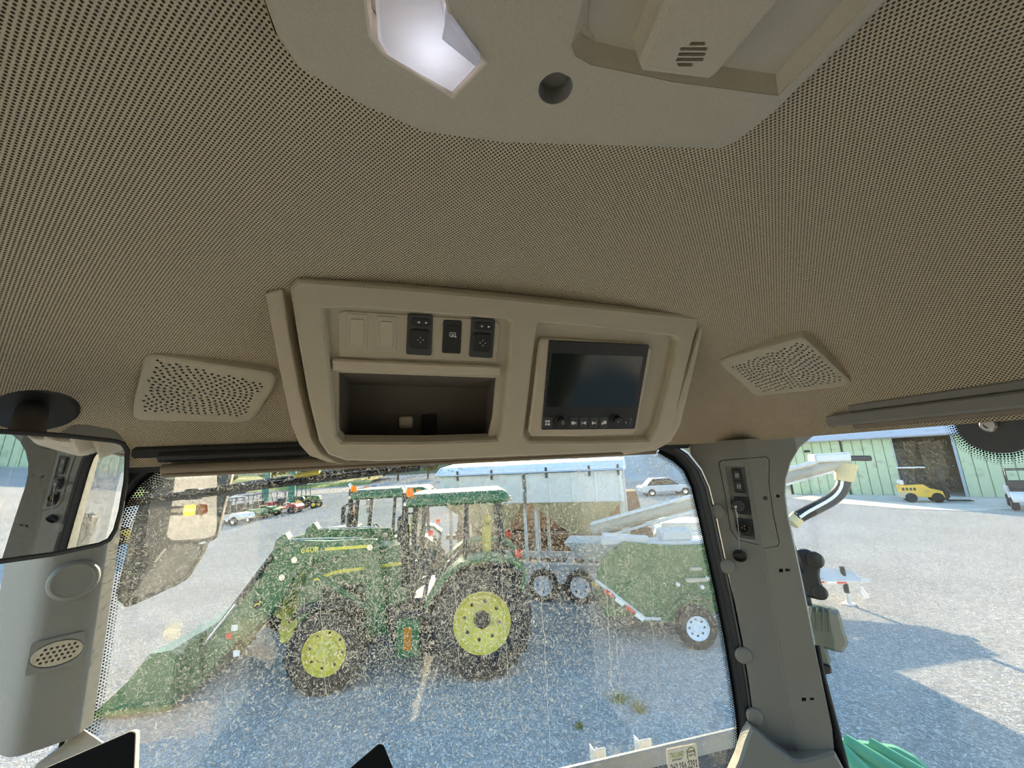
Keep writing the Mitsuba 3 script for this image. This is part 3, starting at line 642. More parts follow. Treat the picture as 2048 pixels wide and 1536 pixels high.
DK = Frame(dc, dn)
part(iw, 'mount_disc', DK.put(lathe([(.062, -.012), (.062, .004), (.056, .010), (.02, .014), (0, .014)], 32)), 'black_plastic', smooth=35)
top = MF.at(*(MF.uv([(64, 868)])[0]), -.012)
part(iw, 'stalk', cat(tube(np.array([dc, dc * .5 + top * .5 + [0, 0, -.005], top + [0, 0, -.02]]), .021, 14)), 'black_plastic', smooth=35)

# ---------------------------------------------------------------- outlet panel on the right pillar
op = thing('outlet_panel', 'grey-tan outlet panel with sockets on the right A pillar', 'panel')
part(op, 'cover', cat(F1.put(slab(F1.uv(pa), [F1.uv([(1450, 933), (1489, 934), (1510, 1079), (1477, 1074), (1462, 1010)])], ((-.012, 0, 0), (.0022, 0, 0), (.003, .0008, .0005)))), F2.put(slab(F2.uv(pb), (), ((-.012, 0, 0), (.0022, 0, 0), (.003, .0008, 0)))), cyl(E(*B_, -.25) + [.008, .006, 0], E(*B_, 0) + [.008, .006, 0], .0135, 16) if False else F2.put(slab(F2.uv(pb), (), ((0, 0, 0), (.002, 0, 0))))), 'pillar_plastic', smooth=30)
part(op, 'recess_floor', F1.put(slab(F1.uv([(1449, 932), (1490, 933), (1511, 1080), (1476, 1075), (1461, 1010)]), (), ((-.010, 0, 0), (-.004, 0, 0)))), 'pillar_plastic')
sc = F2.uv([(1531, 996)])[0]
part(op, 'screw', F2.put(shift(lathe([(.006, .002), (.006, .0036), (.0045, .0045), (.003, .0035), (0, .0035)], 20), *sc)), 'switch_grey', smooth=35, label='dark screw')
us = thing('usb_socket', 'black double charging socket with two port symbols, topmost in the outlet panel', 'socket')
uq = [(1463, 937), (1482, 937), (1491, 987), (1471, 985)]
part(us, 'plate', poly_at(F1, uq, .001, .0052, .001, .002), 'black_plastic', smooth=30)
for k, (c0, c1) in enumerate(((.10, .47), (.54, .92))):
    d = part(us, 'port_door', poly_at(F1, quad_in(uq, .1, .78, c0, c1), .004, .0062, .0006, .002), 'switch_grey', smooth=30)
    c = F1.uv([np.mean(quad_in(uq, .25, .65, c0 + .05, c1 - .05), 0)], .0064)[0]; h = .0064
    rg = rrect(c[0] - .0042, c[1] - .0062, c[0] + .0042, c[1] + .0062, .0025)
    bolt = np.array([(.001, .0042), (-.002, -.0003), (-.0002, -.0003), (-.001, -.0042), (.002, .0008), (.0002, .0008)]) * (1 if k == 0 else .8) + c
    part(d, 'symbol', F1.put(cat(slab(rg, [offset(ccw(rg), .0008)], ((h, 0, 0), (h + .0003, 0, 0))), slab(bolt, (), ((h, 0, 0), (h + .0003, 0, 0))))), 'icon_white')
def power_socket(q, cxy, r, label, capped):
    t = thing('power_socket', label, 'socket')
    part(t, 'plate', poly_at(F1, q, .001, .0055, .001, .001), 'black_plastic', smooth=30)
    c = F1.uv([cxy], .012)[0]
    if capped:
        part(t, 'screw_cap', F1.put(shift(lathe([(r, .003), (r, .020), (r * .95, .022), (r * .5, .0225), (0, .0225)], 26), *c)), 'switch_grey', smooth=35, label='dark grey cap')
    else:
        part(t, 'collar', F1.put(shift(lathe([(r, .003), (r, .019), (r * .82, .019), (r * .80, .007), (0, .007)], 26), *c)), 'black_plastic', smooth=35)
        for dx, dy in ((-.004, 0), (.004, .005), (.004, -.005)):
            part(t, 'pin', F1.put(shift(rbox(-.0013, .0013, -.0028, .0028, .006, .016, .0006), c[0] + dx, c[1] + dy)), 'brass', label='brass pin')
    for a, b in ((.12, .1), (.88, .1), (.88, .9), (.12, .9)):
        s = F1.uv([quad_in(q, a, a, b, b)[0]], .0055)[0]
        part(t, 'screw', F1.put(shift(lathe([(.0026, .005), (.0026, .0066), (0, .0068)], 10), *s)), 'switch_grey')
power_socket([(1468, 993), (1496, 995), (1502, 1030), (1475, 1028)], (1476, 1011), .0165, 'black square power socket closed by a round grey cap', True)
power_socket([(1475, 1036), (1502, 1040), (1510, 1074), (1483, 1071)], (1486, 1055), .0145, 'open black power socket with three brass pins, lowest in the outlet panel', False)
cs = F1.at(*F1.uv([(1471, 1013)], .026)[0], .026); ce = F1.at(*F1.uv([(1479, 1102)], .012)[0], .012)
ch = thing('cap_chain', 'silver bead chain hanging a black socket cap below the outlet panel', 'chain')
# chain: the beads that can be seen one by one along a doubled loop and a straight fall
loop = np.vstack([bezier([cs, cs + [-.006, 0, -.02], cs + [.006, 0, -.042], cs + [.003, 0, -.018]], 20), bezier([cs, cs + [.001, .0, -.06], ce], 46)])
bead = trimesh.creation.icosphere(1, .0013); first = None
for i, q in enumerate(loop[::1]):
    kk = key_for(ch + '__bead')
    if first is None: first = mikit.ply(bead, 'steel_material', smooth=True)
    scene[kk] = {**first, 'to_world': T4().translate(q.tolist())}
part(ch, 'end_stud', moved(trimesh.creation.icosphere(2, .0042), trimesh.transformations.translation_matrix(cs)), 'steel', smooth=True)
CFm = Frame(F1.at(*F1.uv([(1479, 1113)], .010)[0], .012), unit(np.array([-.55, -.62, -.62])))
part(ch, 'socket_cap', CFm.put(lathe([(0, -.010), (.0165, -.010), (.0175, -.008), (.0175, .004), (.0150, .004), (.0142, -.003), (0, -.003)], 28)), 'black_plastic', smooth=35, label='black rubber cap')

# ---------------------------------------------------------------- side window rail and disc
rail = thing('roller_blind', 'grey-brown roller blind rail along the top of the right window', 'roller blind')
def on_x(p, x): return on_plane(p, (1, 0, 0), E(x, 0, 0))
ra, rb = on_x((1712, 852), .985), on_x((2048, 821), .985); rb = ra + (rb - ra) * 1.8; rb[2] = ra[2]
part(rail, 'cassette', cat(rbox(.955, 1.02, rb[1], ra[1] + .045, ra[2] + .003, ra[2] + .030, .004), rbox(.965, 1.02, rb[1], ra[1] - .005, ra[2] + .03, ra[2] + .05, .004)), 'pillar_plastic', smooth=30)
part(rail, 'pull_bar', cyl((.985, rb[1], ra[2] + .001), (.985, ra[1], ra[2] + .001), .0095, 14), 'roller_brown', smooth=35)
rl = thing('roller_blind', 'brown roller blind tube along the top of the windshield', 'roller blind')
wa, wb = on_plane((326, 939), (0, 1, 0), E(0, 1.045, 0)), on_plane((1312, 908), (0, 1, 0), E(0, 1.045, 0))
part(rl, 'tube', cyl((wa[0], 1.045, wa[2]), (wb[0], 1.045, wa[2]), .0115, 16), 'roller_brown', smooth=35)
part(rl, 'pull_bar', rbox(wa[0], wb[0], 1.038, 1.058, wa[2] - .018, wa[2] - .009, .003), 'roller_brown', label='flat pull bar')
part(rl, 'housing', cyl((wa[0] - .01, 1.05, wa[2] + .028), (wb[0], 1.05, wa[2] + .028), .0125, 16), 'seal_rubber', smooth=35)
SWi = Frame(E(1.027, 0, 0), (-1, 0, 0), right=(0, -1, 0))
wd = thing('window_knob_plate', 'round black plate with a bolt on the right window glass', 'window fitting')
wc = SWi.uv([(1992, 846)])[0]
part(wd, 'plate', SWi.put(shift(lathe([(.055, 0), (.055, .003), (.051, .004), (0, .004)], 40), *wc)), 'sheen_and_trim_grey', smooth=35)
part(wd, 'bolt', SWi.put(shift(lathe([(.0125, .003), (.0125, .010), (.010, .0125), (.006, .0125), (.0055, .009), (0, .009)], 24), *SWi.uv([(1984, 850)])[0])), 'steel', smooth=35, label='steel bolt with a socket head')
V, F = [], []
for k in range(5):
    R_ = .0572 + k * .0039; n_ = int(2 * np.pi * R_ / .0045)
    for i in range(n_):
        a = 2 * np.pi * (i + .5 * (k % 2)) / n_; q = circle(wc[0] + R_ * np.cos(a), wc[1] + R_ * np.sin(a), .0019 * (1 - .15 * k), 6); o = len(V)
        V += [[x, y, .001] for x, y in q]; F += [[o, o + j, o + j + 1] for j in range(1, 5)]
part(wd, 'border_dots', SWi.put(mk(V, F)), 'frit_black', kind='stuff', label='ring of fading black dots printed on the glass')
ss_i = [(1640, 1290), (1650, 1345), (1664, 1400), (1680, 1460), (1700, 1540), (1712, 1590)]
ss_o = [(1622, 1290), (1636, 1345), (1648, 1400), (1660, 1460), (1672, 1540), (1680, 1590)]
struct('trim_4', strip(SWi, ss_i, ss_o, 0, .008), 'seal_rubber', label='black seal at the front edge of the right window')
tri_c = SWi.uv([(1600, 846), (1640, 836), (1706, 832), (1706, 842), (1640, 852)]); V, F = [], []
for q in np.array([(1625 + 8 * i + 4 * (j % 2), 850 - i * 1.2 + 5 * j) for i in range(11) for j in range(3)]):
    c = SWi.uv([q])[0]; o = len(V); V += [[x, y, .001] for x, y in circle(*c, .0026, 6)]; F += [[o, o + j, o + j + 1] for j in range(1, 5)]
part('window_1', 'border_dots', SWi.put(mk(V, F)), 'frit_black', kind='stuff', label='printed black dots at the top front corner of the glass')

# ---------------------------------------------------------------- displays at the bottom of the frame
mat('display_black', (.010, .011, .013), .4, spec=.25)
def corner_display(name, label, pts, o, n, bezel):
    fr = Frame(o, n); t = thing(name, label, 'display'); P = rounded(fr.uv(pts), .004)
    part(t, 'casing', fr.put(slab(P, (), ((-.03, 0, 0), (-.002, 0, 0), (0, .002, 0)))), bezel, smooth=30)
    part(t, 'glass_front', fr.put(slab(offset(ccw(P), .0008), (), ((-.001, 0, 0), (.0012, 0, 0)))), 'display_black')
corner_display('corner_display', 'black tilted display at the bottom left beside the left pillar', [(70, 1545), (262, 1462), (272, 1464), (268, 1560), (262, 1700), (60, 1700)], E(-.52, .80, -.42), (.3, -.9, .35), 'lamp_frame')
corner_display('armrest_display', 'dark blue-black display corner at the bottom centre of the windshield', [(690, 1545), (758, 1487), (767, 1489), (790, 1545), (830, 1700), (600, 1700)], E(-.15, .85, -.50), (.1, -.85, .5), 'display_black')

# ---------------------------------------------------------------- sticker on the windshield
WK = Frame(E(0, 1.098, 0), (0, -1, 0))
sq = WK.uv([(1333, 1499), (1393, 1487), (1402, 1560), (1345, 1572)])
o2 = sq[0]; ex = unit(np.append(sq[1] - sq[0], 0)); ST = Frame(WK.at(*o2), WK.n, right=WK.u * ex[0] + WK.v * ex[1])
wS = np.linalg.norm(sq[1] - sq[0]); hS = .125
sk = thing('sticker', 'cream dealer sticker with green lettering and a phone number on the windshield', 'sticker')
mat('sticker_cream', (.80, .72, .60), .6); mat('ink_green', (.22, .30, .05), .6); mat('ink_black', (.05, .04, .035), .6)
part(sk, 'paper', ST.put(slab(rrect(0, -hS, wS, 0, .006), (), ((0, 0, 0), (.0004, 0, 0)))), 'sticker_cream')
def print_on(name, s, h, x, y, w, m):
    tm = text(s, h, .0003); tm.apply_scale([w / np.ptp(tm.vertices[:, 0]), 1, 1]); part(sk, name, ST.put(shift(tm, x - tm.vertices[:, 0].min(), y, .0004)), m)
print_on('lettering', 'TRULAND', wS * .125, wS * .08, -wS * .235, wS * .46, 'ink_green')
print_on('small_lettering', 'EQUIPMENT', wS * .045, wS * .15, -wS * .315, wS * .34, 'ink_black')
print_on('phone_number', '260.296.2391', wS * .18, wS * .08, -wS * .57, wS * .88, 'ink_black')
print_on('support_lettering', 'Customer', wS * .065, wS * .63, -wS * .19, wS * .30, 'ink_black')
print_on('support_lettering', 'Support', wS * .055, wS * .70, -wS * .275, wS * .17, 'ink_black')
hp = np.array([[wS * .785 + wS * .13 * np.cos(a), -wS * .21 + wS * .15 * np.sin(a), .0006] for a in np.linspace(.15, np.pi - .15, 16)])
part(sk, 'headphone_emblem', ST.put(cat(tube(hp, wS * .013, 6), rbox(wS * .64, wS * .68, -wS * .33, -wS * .19, .0003, .0009, .0002), rbox(wS * .89, wS * .93, -wS * .30, -wS * .18, .0003, .0009, .0002), tube(np.array([[wS * .66, -wS * .33, .0006], [wS * .69, -wS * .37, .0006], [wS * .76, -wS * .39, .0006]]), wS * .010, 6))), 'ink_green')
# ---------------------------------------------------------------- outside: materials
def gravel_col(p, n, uv):
    wx, wy = p.x + .02 * noise(p.x * 31, p.y * 31), p.y + .02 * noise(p.x * 31 + 7, p.y * 31)
    d1, d2, c = voronoi(wx * 44, wy * 44)
    big = fbm(p.x * .35, p.y * .35, 0, 4); pat = fbm(p.x * 1.7 + 9, p.y * 1.7, 0, 3)
    track = noise(p.x * .22 + p.y * .9, p.y * .12 - p.x * .05)
    stone = .20 + .50 * c * c + .16 * noise(p.x * 170, p.y * 170) + .10 * noise(p.x * 23, p.y * 23)
    edge = smoothstep(-.05, .22, d2 - d1)
    col = mix((.20, .195, .185), mi.Color3f(1.0, .985, .96) * stone, edge)
    return col * (.80 + .30 * big + .16 * pat + .10 * track)
def gravel_h(p, n, uv):
    wx, wy = p.x + .02 * noise(p.x * 31, p.y * 31), p.y + .02 * noise(p.x * 31 + 7, p.y * 31)
    d1, d2, c = voronoi(wx * 44, wy * 44)
    return smoothstep(0, .5, d2 - d1) * (.3 + .7 * c) + 1.6 * fbm(p.x * 7, p.y * 7, 0, 3)
bumped('gravel', proc(gravel_col), gravel_h, .013, .9, .1, 2e-3)
def paint(name, c, rough=.3, dirt=(.25, .22, .17)):
    def col(p, n, uv):
        k = smoothstep(.52, .85, fbm(p.x * 3.1, p.y * 3.1, p.z * 3.1, 3)) * .35
        return mix(c, dirt, k * (.5 + noise(p.x * 40, p.y * 40, p.z * 40)))
    return mat(name, proc(col), rough, spec=.5)
paint('tractor_green', (.032, .13, .048), .28)
paint('tractor_yellow', (.62, .53, .08), .35)
paint('lift_yellow', (.75, .48, .06), .4)
paint('utility_white', (.70, .71, .71), .35)
paint('galvanised', (.55, .57, .60), .35)
paint('red_paint', (.45, .05, .06), .4)
paint('dull_yellow', (.62, .40, .07), .5)
paint('tan_hopper', (.60, .50, .28), .5)
mat('tarp_white', (.74, .78, .84), .35)
mat('wheel_white', (.68, .72, .80), .4)
mat('chrome', (.75, .75, .76), .15, metal=1.0)
scene['amber_lens_material'] = {'type': 'principledthin', 'base_color': rgb(.95, .36, .03), 'roughness': .3, 'diff_trans': 1.1, 'spec_trans': 0.0}
scene['red_lens_material'] = {'type': 'principledthin', 'base_color': rgb(.90, .07, .04), 'roughness': .3, 'diff_trans': 1.0, 'spec_trans': 0.0}
mat('decal_yellow', (.80, .66, .06), .4); mat('decal_white', (.85, .85, .85), .5); mat('reflector_red', (.65, .06, .04), .35)
def rubber_col(p, n, uv): return mi.Color3f(.026, .026, .027) * (.8 + .9 * fbm(p.x * 6, p.y * 6, p.z * 6, 3))
mat('tyre_rubber', proc(rubber_col), .8, spec=.2)
scene['cab_glass_material'] = {'type': 'thindielectric', 'int_ior': 1.5}
def cloth_col(p, n, uv): return mi.Color3f(.03, .03, .032)
mat('seat_yellow', (.62, .50, .05), .6)

# ---------------------------------------------------------------- ground
gv = 260.0
struct('ground', mk([(-700, -60, 0), (700, -60, 0), (700, 1100, 0), (-700, 1100, 0)], [[0, 1, 2], [0, 2, 3]]), 'gravel', label='pale gravel yard')
def concrete_col(p, n, uv): return mi.Color3f(.52, .49, .44) * (.8 + .35 * fbm(p.x * 1.5, p.y * 1.5, 0, 4))
mat('concrete', proc(concrete_col), .85, spec=.2)
struct('concrete_apron', slab([(25.2, 23.5), (24.6, 20.0), (24.8, 16.6), (25.9, 14.6), (30.0, 13.9), (33.5, 15.5), (30.0, 22.2), (28.5, 24.5)], (), ((-.05, 0, 0), (.02, 0, 0), (.03, .02, 0))), 'concrete', label='concrete apron in front of the green barn')

# ---------------------------------------------------------------- tractors
def tyre(R, r, w, lugs=20):
    prof = [(r, -w * .42), (r * 1.03, -w * .46), (r + (R - r) * .55, -w * .5), (R * .955, -w * .46), (R * .965, 0), (R * .955, w * .46), (r + (R - r) * .55, w * .5), (r * 1.03, w * .46), (r, w * .42)]
    m = [lathe(prof, 40, 'y')]
    for i in range(lugs):
        for s in (-1, 1):
            a = 2 * np.pi * (i + (.5 if s > 0 else 0)) / lugs
            b = rbox(-.028 * R / .8, .028 * R / .8, -.02, w * .5, R * .93, R, .008)
            b.apply_transform(trimesh.transformations.rotation_matrix(math.radians(24), [0, 0, 1]))
            if s < 0: b.vertices[:, 1] *= -1; b.faces = b.faces[:, ::-1]
            b.apply_transform(trimesh.transformations.rotation_matrix(a, [0, 1, 0])); m.append(b)
    return cat(*m)
def dish(r, holes, y, t):
    m = slab(circle(0, 0, r, 36), holes, ((y - t, 0, 0), (y + t, 0, 0))); m.vertices = m.vertices[:, [0, 2, 1]]; m.faces = m.faces[:, ::-1]; return m
def rim_front(r, w, side):
    s = side
    prof = [(r, -s * w * .42), (r, s * w * .42), (r * .97, s * w * .43), (r * .93, s * w * .36), (r * .86, s * w * .18)]
    cen = [(r * .62, s * w * .16), (r * .56, s * w * .30), (r * .40, s * w * .34), (r * .34, s * w * .52), (r * .24, s * w * .60), (0, s * w * .61)]
    return cat(lathe(prof, 36, 'y'), lathe(cen, 36, 'y'), dish(r * .87, [circle(r * .745 * np.cos(a), r * .745 * np.sin(a), r * .07, 12) for a in np.arange(8) * np.pi / 4 + .2], s * w * .155, r * .02))
def rim_rear(r, w, side):
    s = side
    prof = [(r, -s * w * .42), (r, s * w * .42), (r * .97, s * w * .43), (r * .94, s * w * .33), (r * .86, s * w * .26), (r * .80, s * w * .18), (r * .30, s * w * .12), (r * .26, s * w * .05), (0, s * w * .05)]
    return lathe(prof, 40, 'y')
def wheel(parent, at, R, r, w, side, rear, rimmat='tractor_yellow', lugs=20, M=None):
    tr = trimesh.transformations.translation_matrix(at); M = np.eye(4) if M is None else M
    k = part(parent, 'wheel', moved(tyre(R, r, w, lugs), M @ tr), 'tyre_rubber', smooth=30, label='black lugged tyre')
    part(k, 'rim', moved((rim_rear if rear else rim_front)(r, w, side), M @ tr), rimmat, smooth=35)
    bolts = []
    if rear:
        for i in range(8):
            a = 2 * np.pi * i / 8 + .2; bolts.append(cyl((r * .62 * np.cos(a), side * w * .10, r * .62 * np.sin(a)), (r * .62 * np.cos(a), side * w * .19, r * .62 * np.sin(a)), r * .055, 10))
        bolts.append(lathe([(r * .28, side * w * .1), (r * .26, side * w * .2), (r * .18, side * w * .22), (r * .16, side * w * .36), (0, side * w * .36)], 20, 'y'))
        for i in range(8):
            a = 2 * np.pi * i / 8; bolts.append(cyl((r * .22 * np.cos(a), side * w * .2, r * .22 * np.sin(a)), (r * .22 * np.cos(a), side * w * .27, r * .22 * np.sin(a)), r * .035, 8))
    else:
        for i in range(8):
            a = 2 * np.pi * i / 8; bolts.append(cyl((r * .48 * np.cos(a), side * w * .30, r * .48 * np.sin(a)), (r * .48 * np.cos(a), side * w * .40, r * .48 * np.sin(a)), r * .045, 8))
    part(k, 'hub_bolts', moved(cat(*bolts), M @ tr), 'black_plastic' if rear else rimmat, kind='stuff')
    return k
def tractor(label, M, loader, lod=0):
    t = thing('tractor', label, 'tractor'); P = lambda name, m, mt, sm=30, lab=None, par=None: part(par or t, name, moved(m, M), mt, smooth=sm, label=lab)
    wheel(t, (0, .86, .85), .84, .475, .46, 1, True, M=M); wheel(t, (0, -.86, .85), .84, .475, .46, -1, True, M=M)
    wheel(t, (2.5, .84, .60), .60, .34, .38, 1, False, M=M, lugs=16); wheel(t, (2.5, -.84, .60), .60, .34, .38, -1, False, M=M, lugs=16)
    # frame and axles
    P('chassis', cat(rbox(-.4, 3.0, -.24, .24, .55, 1.05, .04), cyl((0, -.75, .85), (0, .75, .85), .14, 14), cyl((2.5, -.7, .60), (2.5, .7, .60), .09, 12), rbox(2.2, 2.8, -.2, .2, .4, .7, .03), rbox(.5, 1.9, -.42, .42, .62, 1.0, .06)), 'black_plastic')
    P('fuel_tank', rbox(.75, 1.55, .42, .80, .52, 1.02, .08), 'black_plastic')
    # hood
    hood_side = [(1.25, 1.12), (1.25, 2.02), (1.9, 2.0), (2.7, 1.88), (3.12, 1.70), (3.22, 1.45), (3.2, 1.1), (2.9, .98), (1.6, 1.0)]
    hs = prism(rounded(hood_side, [.02, .06, .2, .25, .15, .1, .1, .1, .1], 6), -.40, .40, .0)
    hv = hs.vertices; taper = np.clip((hv[:, 2] - 1.3) / .8, 0, 1); hs.vertices[:, 1] *= 1 - .26 * taper - .10 * np.clip((hv[:, 0] - 2.5) / .8, 0, 1)
    h = P('hood', hs, 'tractor_green')
    for s in (1, -1):
        st = slab([(1.35, 1.74), (2.6, 1.66), (2.95, 1.55), (2.93, 1.51), (2.58, 1.61), (1.35, 1.68)], (), ((0, 0, 0), (.006, 0, 0))); st.vertices = st.vertices[:, [0, 2, 1]]; st.vertices[:, 1] = s * (.352 + st.vertices[:, 1])
        part(h, 'hood_stripe', moved(st, M), 'decal_yellow')
        gl = [rbox(2.0 + .09 * i, 2.05 + .09 * i, s * .385, s * .40, 1.12, 1.42, .004) for i in range(9)]
        part(h, 'side_grille', moved(cat(*gl), M), 'black_plastic', kind='stuff')
    P('front_grille', rbox(3.16, 3.23, -.26, .26, 1.1, 1.45, .02), 'black_plastic')
    for s in (1, -1): P('headlight', rbox(3.10, 3.20, s * .10, s * .28, 1.47, 1.58, .02), 'chrome')
    ex = P('exhaust', cat(cyl((1.34, .50, 1.35), (1.34, .50, 2.95), .055, 14), cyl((1.34, .50, 1.75), (1.34, .50, 2.4), .085, 16)), 'black_plastic')
    part(ex, 'exhaust_tip', moved(tube([(1.34, .50, 2.9), (1.34, .50, 3.0), (1.40, .50, 3.08)], .045, 12), M), 'chrome', smooth=35)
    # cab
    fl = [(-.35, 1.15), (1.15, 1.15), (1.15, 1.35), (-.35, 1.6)]
    P('cab_floor', cat(rbox(.2, 1.2, -.72, .72, 1.08, 1.2, .03), rbox(-.45, .3, -.7, .7, 1.2, 1.5, .05)), 'black_plastic')
    for s in (1, -1):
        for p0, p1, r in (((1.22, .62, 1.15), (1.12, .70, 2.72), .045), ((.30, .78, 1.2), (.22, .76, 2.72), .035), ((-.42, .70, 1.5), (-.36, .70, 2.72), .05)):
            P('cab_post', cyl((p0[0], s * p0[1], p0[2]), (p1[0], s * p1[1], p1[2]), r, 10), 'black_plastic')
        gq = lambda a: mk([(x, s * y, z) for x, y, z in a], [[0, 1, 2], [0, 2, 3]])
        P('door_glass', gq([(1.20, .66, 1.2), (.30, .78, 1.2), (.22, .76, 2.68), (1.12, .70, 2.68)]), 'cab_glass', False)
        P('quarter_glass', gq([(.28, .78, 1.55), (-.42, .71, 1.55), (-.36, .70, 2.68), (.22, .76, 2.68)]), 'cab_glass', False)
    P('front_glass', mk([(1.22, .62, 1.5), (1.22, -.62, 1.5), (1.12, -.70, 2.68), (1.12, .70, 2.68)], [[0, 1, 2], [0, 2, 3]]), 'cab_glass', False)
    P('rear_glass', mk([(-.42, .68, 1.6), (-.42, -.68, 1.6), (-.36, -.68, 2.68), (-.36, .68, 2.68)], [[0, 1, 2], [0, 2, 3]]), 'cab_glass', False)
    roof_o = rounded([(-.58, -.80), (1.30, -.80), (1.36, 0), (1.30, .80), (-.58, .80)], [.2, .2, .3, .2, .2], 8)
    rf = P('roof', slab(roof_o, (), ((2.70, .05, 0), (2.74, 0, 0), (2.82, 0, 0), (2.88, .05, 0), (2.92, .14, 0))), 'tractor_green', 40)
    for s in (1, -1):
        part(rf, 'work_light', moved(rbox(1.28, 1.34, s * .50, s * .70, 2.72, 2.80, .015), M), 'chrome'); part(rf, 'work_light', moved(rbox(-.62, -.57, s * .50, s * .70, 2.72, 2.80, .015), M), 'chrome')
    bc = part(rf, 'beacon', moved(shift(lathe([(.062, 0), (.066, .03), (.066, .10), (.045, .135), (0, .14)], 20), 1.22, .72, 2.90), M), 'amber_lens', smooth=40, label='amber beacon')
    part(rf, 'marker_lamp', moved(rbox(1.22, 1.30, -.72, -.64, 2.86, 2.94, .02), M), 'amber_lens', label='small amber lamp')
    for s in (1, -1):
        P('side_mirror', cat(tube([(1.18, s * .68, 2.60), (1.30, s * .85, 2.62), (1.34, s * 1.10, 2.58)], .016, 8), rbox(1.30, 1.36, s * .98, s * 1.16, 2.20, 2.58, .02)), 'black_plastic')
        fd = [(-.72, 1.30), (-.78, 1.62), (-.55, 1.80), (-.1, 1.86), (.35, 1.80), (.72, 1.52), (.95, 1.16), (.90, 1.13), (.68, 1.46), (.33, 1.74), (-.1, 1.80), (-.52, 1.74), (-.72, 1.58), (-.66, 1.30)]
        f_ = P('fender', prism(fd, min(s * .62, s * 1.08), max(s * .62, s * 1.08)), 'tractor_green', 30)
        part(f_, 'fender_lamp', moved(rbox(-.70, -.60, s * .90, s * 1.04, 1.80, 1.92, .02), M), 'red_lens', label='red lamp on the fender')
    P('seat', cat(rbox(-.10, .42, -.27, .27, 1.50, 1.66, .05), rbox(-.22, -.06, -.26, .26, 1.62, 2.25, .06), rbox(-.24, -.10, -.15, .15, 2.26, 2.42, .05)), 'seat_yellow', 40, 'yellow seat')
    P('steering_wheel', cat(tube([(.78 + .10 * np.sin(a), .20 * np.cos(a), 1.86 + .17 * np.sin(a)) for a in np.linspace(0, 2 * np.pi, 22)], .016, 8), cyl((1.02, 0, 1.2), (.80, 0, 1.84), .04, 10)), 'black_plastic')
    st = P('step_box', cat(rbox(1.02, 1.40, .66, .98, .40, .95, .03)), 'tractor_green', 30)
    for zz in (.42, .70, .98): part(st, 'step', moved(rbox(.62, 1.0, .70, 1.02, zz, zz + .04, .01), M), 'black_plastic')
    part(st, 'reflector', moved(rbox(1.15, 1.28, .975, .99, .52, .86, .005), M), 'amber_lens', label='orange-red reflector panel')
    for s in (1, -1): P('front_fender', prism([(2.05, 1.16), (2.2, 1.27), (2.6, 1.31), (2.95, 1.24), (3.05, 1.1), (3.02, 1.09), (2.92, 1.20), (2.6, 1.27), (2.2, 1.23), (2.08, 1.14)], min(s * .68, s * 1.04), max(s * .68, s * 1.04)), 'black_plastic')
    if not loader: return t
    # front loader: masts, two bent arms, cylinders and the bucket
    ld = P('loader_mast', cat(*[prism([(1.62, .70), (2.0, .70), (1.98, 1.5), (2.08, 2.12), (1.82, 2.18), (1.70, 1.5)], min(s * .50, s * .60), max(s * .50, s * .60), .008) for s in (1, -1)], rbox(1.6, 2.0, -.55, .55, .60, .72, .02)), 'tractor_green')
    for s in (1, -1):
        arm = rounded([(1.78, 2.20), (2.7, 2.22), (3.22, 2.27), (3.50, 2.16), (3.90, 1.60), (4.30, 1.06), (4.72, .46), (4.68, .26), (4.46, .22), (4.12, .66), (3.72, .92), (3.30, 1.34), (3.06, 1.86), (2.7, 1.98), (1.80, 1.98)], [.05, .2, .15, .12, .1, .1, .05, .05, .05, .1, .15, .2, .2, .1, .05], 5)
        y0 = .55; a_ = P('loader_arm', prism(arm, min(s * (y0 + .02), s * (y0 + .14)), max(s * (y0 + .02), s * (y0 + .14)), .012), 'tractor_green')
        part(a_, 'lift_cylinder', moved(cat(cyl((1.9, s * .62, 1.05), (2.7, s * .64, 1.62), .045, 12), cyl((2.7, s * .64, 1.62), (3.1, s * .64, 1.92), .028, 12)), M), 'tractor_green', smooth=35)
        part(a_, 'tilt_cylinder', moved(cat(cyl((3.50, s * .74, 2.06), (4.0, s * .74, 1.36), .042, 12)), M), 'black_plastic', smooth=35)
        part(a_, 'tilt_rod', moved(cyl((4.0, s * .74, 1.36), (4.42, s * .74, .80), .022, 12), M), 'chrome', smooth=35)
        part(a_, 'hydraulic_pipe', moved(tube([(2.1, s * .60, 2.23), (3.0, s * .60, 2.27), (3.36, s * .60, 2.27), (3.66, s * .60, 1.98), (3.95, s * .60, 1.58)], .012, 6), M), 'chrome', smooth=35)
        part(a_, 'knee_bracket', moved(cat(prism([(3.2, 2.22), (3.32, 2.40), (3.46, 2.30), (3.5, 2.12)], min(s * .52, s * .72), max(s * .52, s * .72), .005)), M), 'tractor_green')
        part(a_, 'pivot_pin', moved(cat(*[cyl((x, s * .50, z), (x, s * .73, z), .05, 14) for x, z in ((1.9, 2.08), (3.14, 1.96), (3.32, 1.70), (4.56, .34))]), M), 'chrome', smooth=35, kind='stuff')
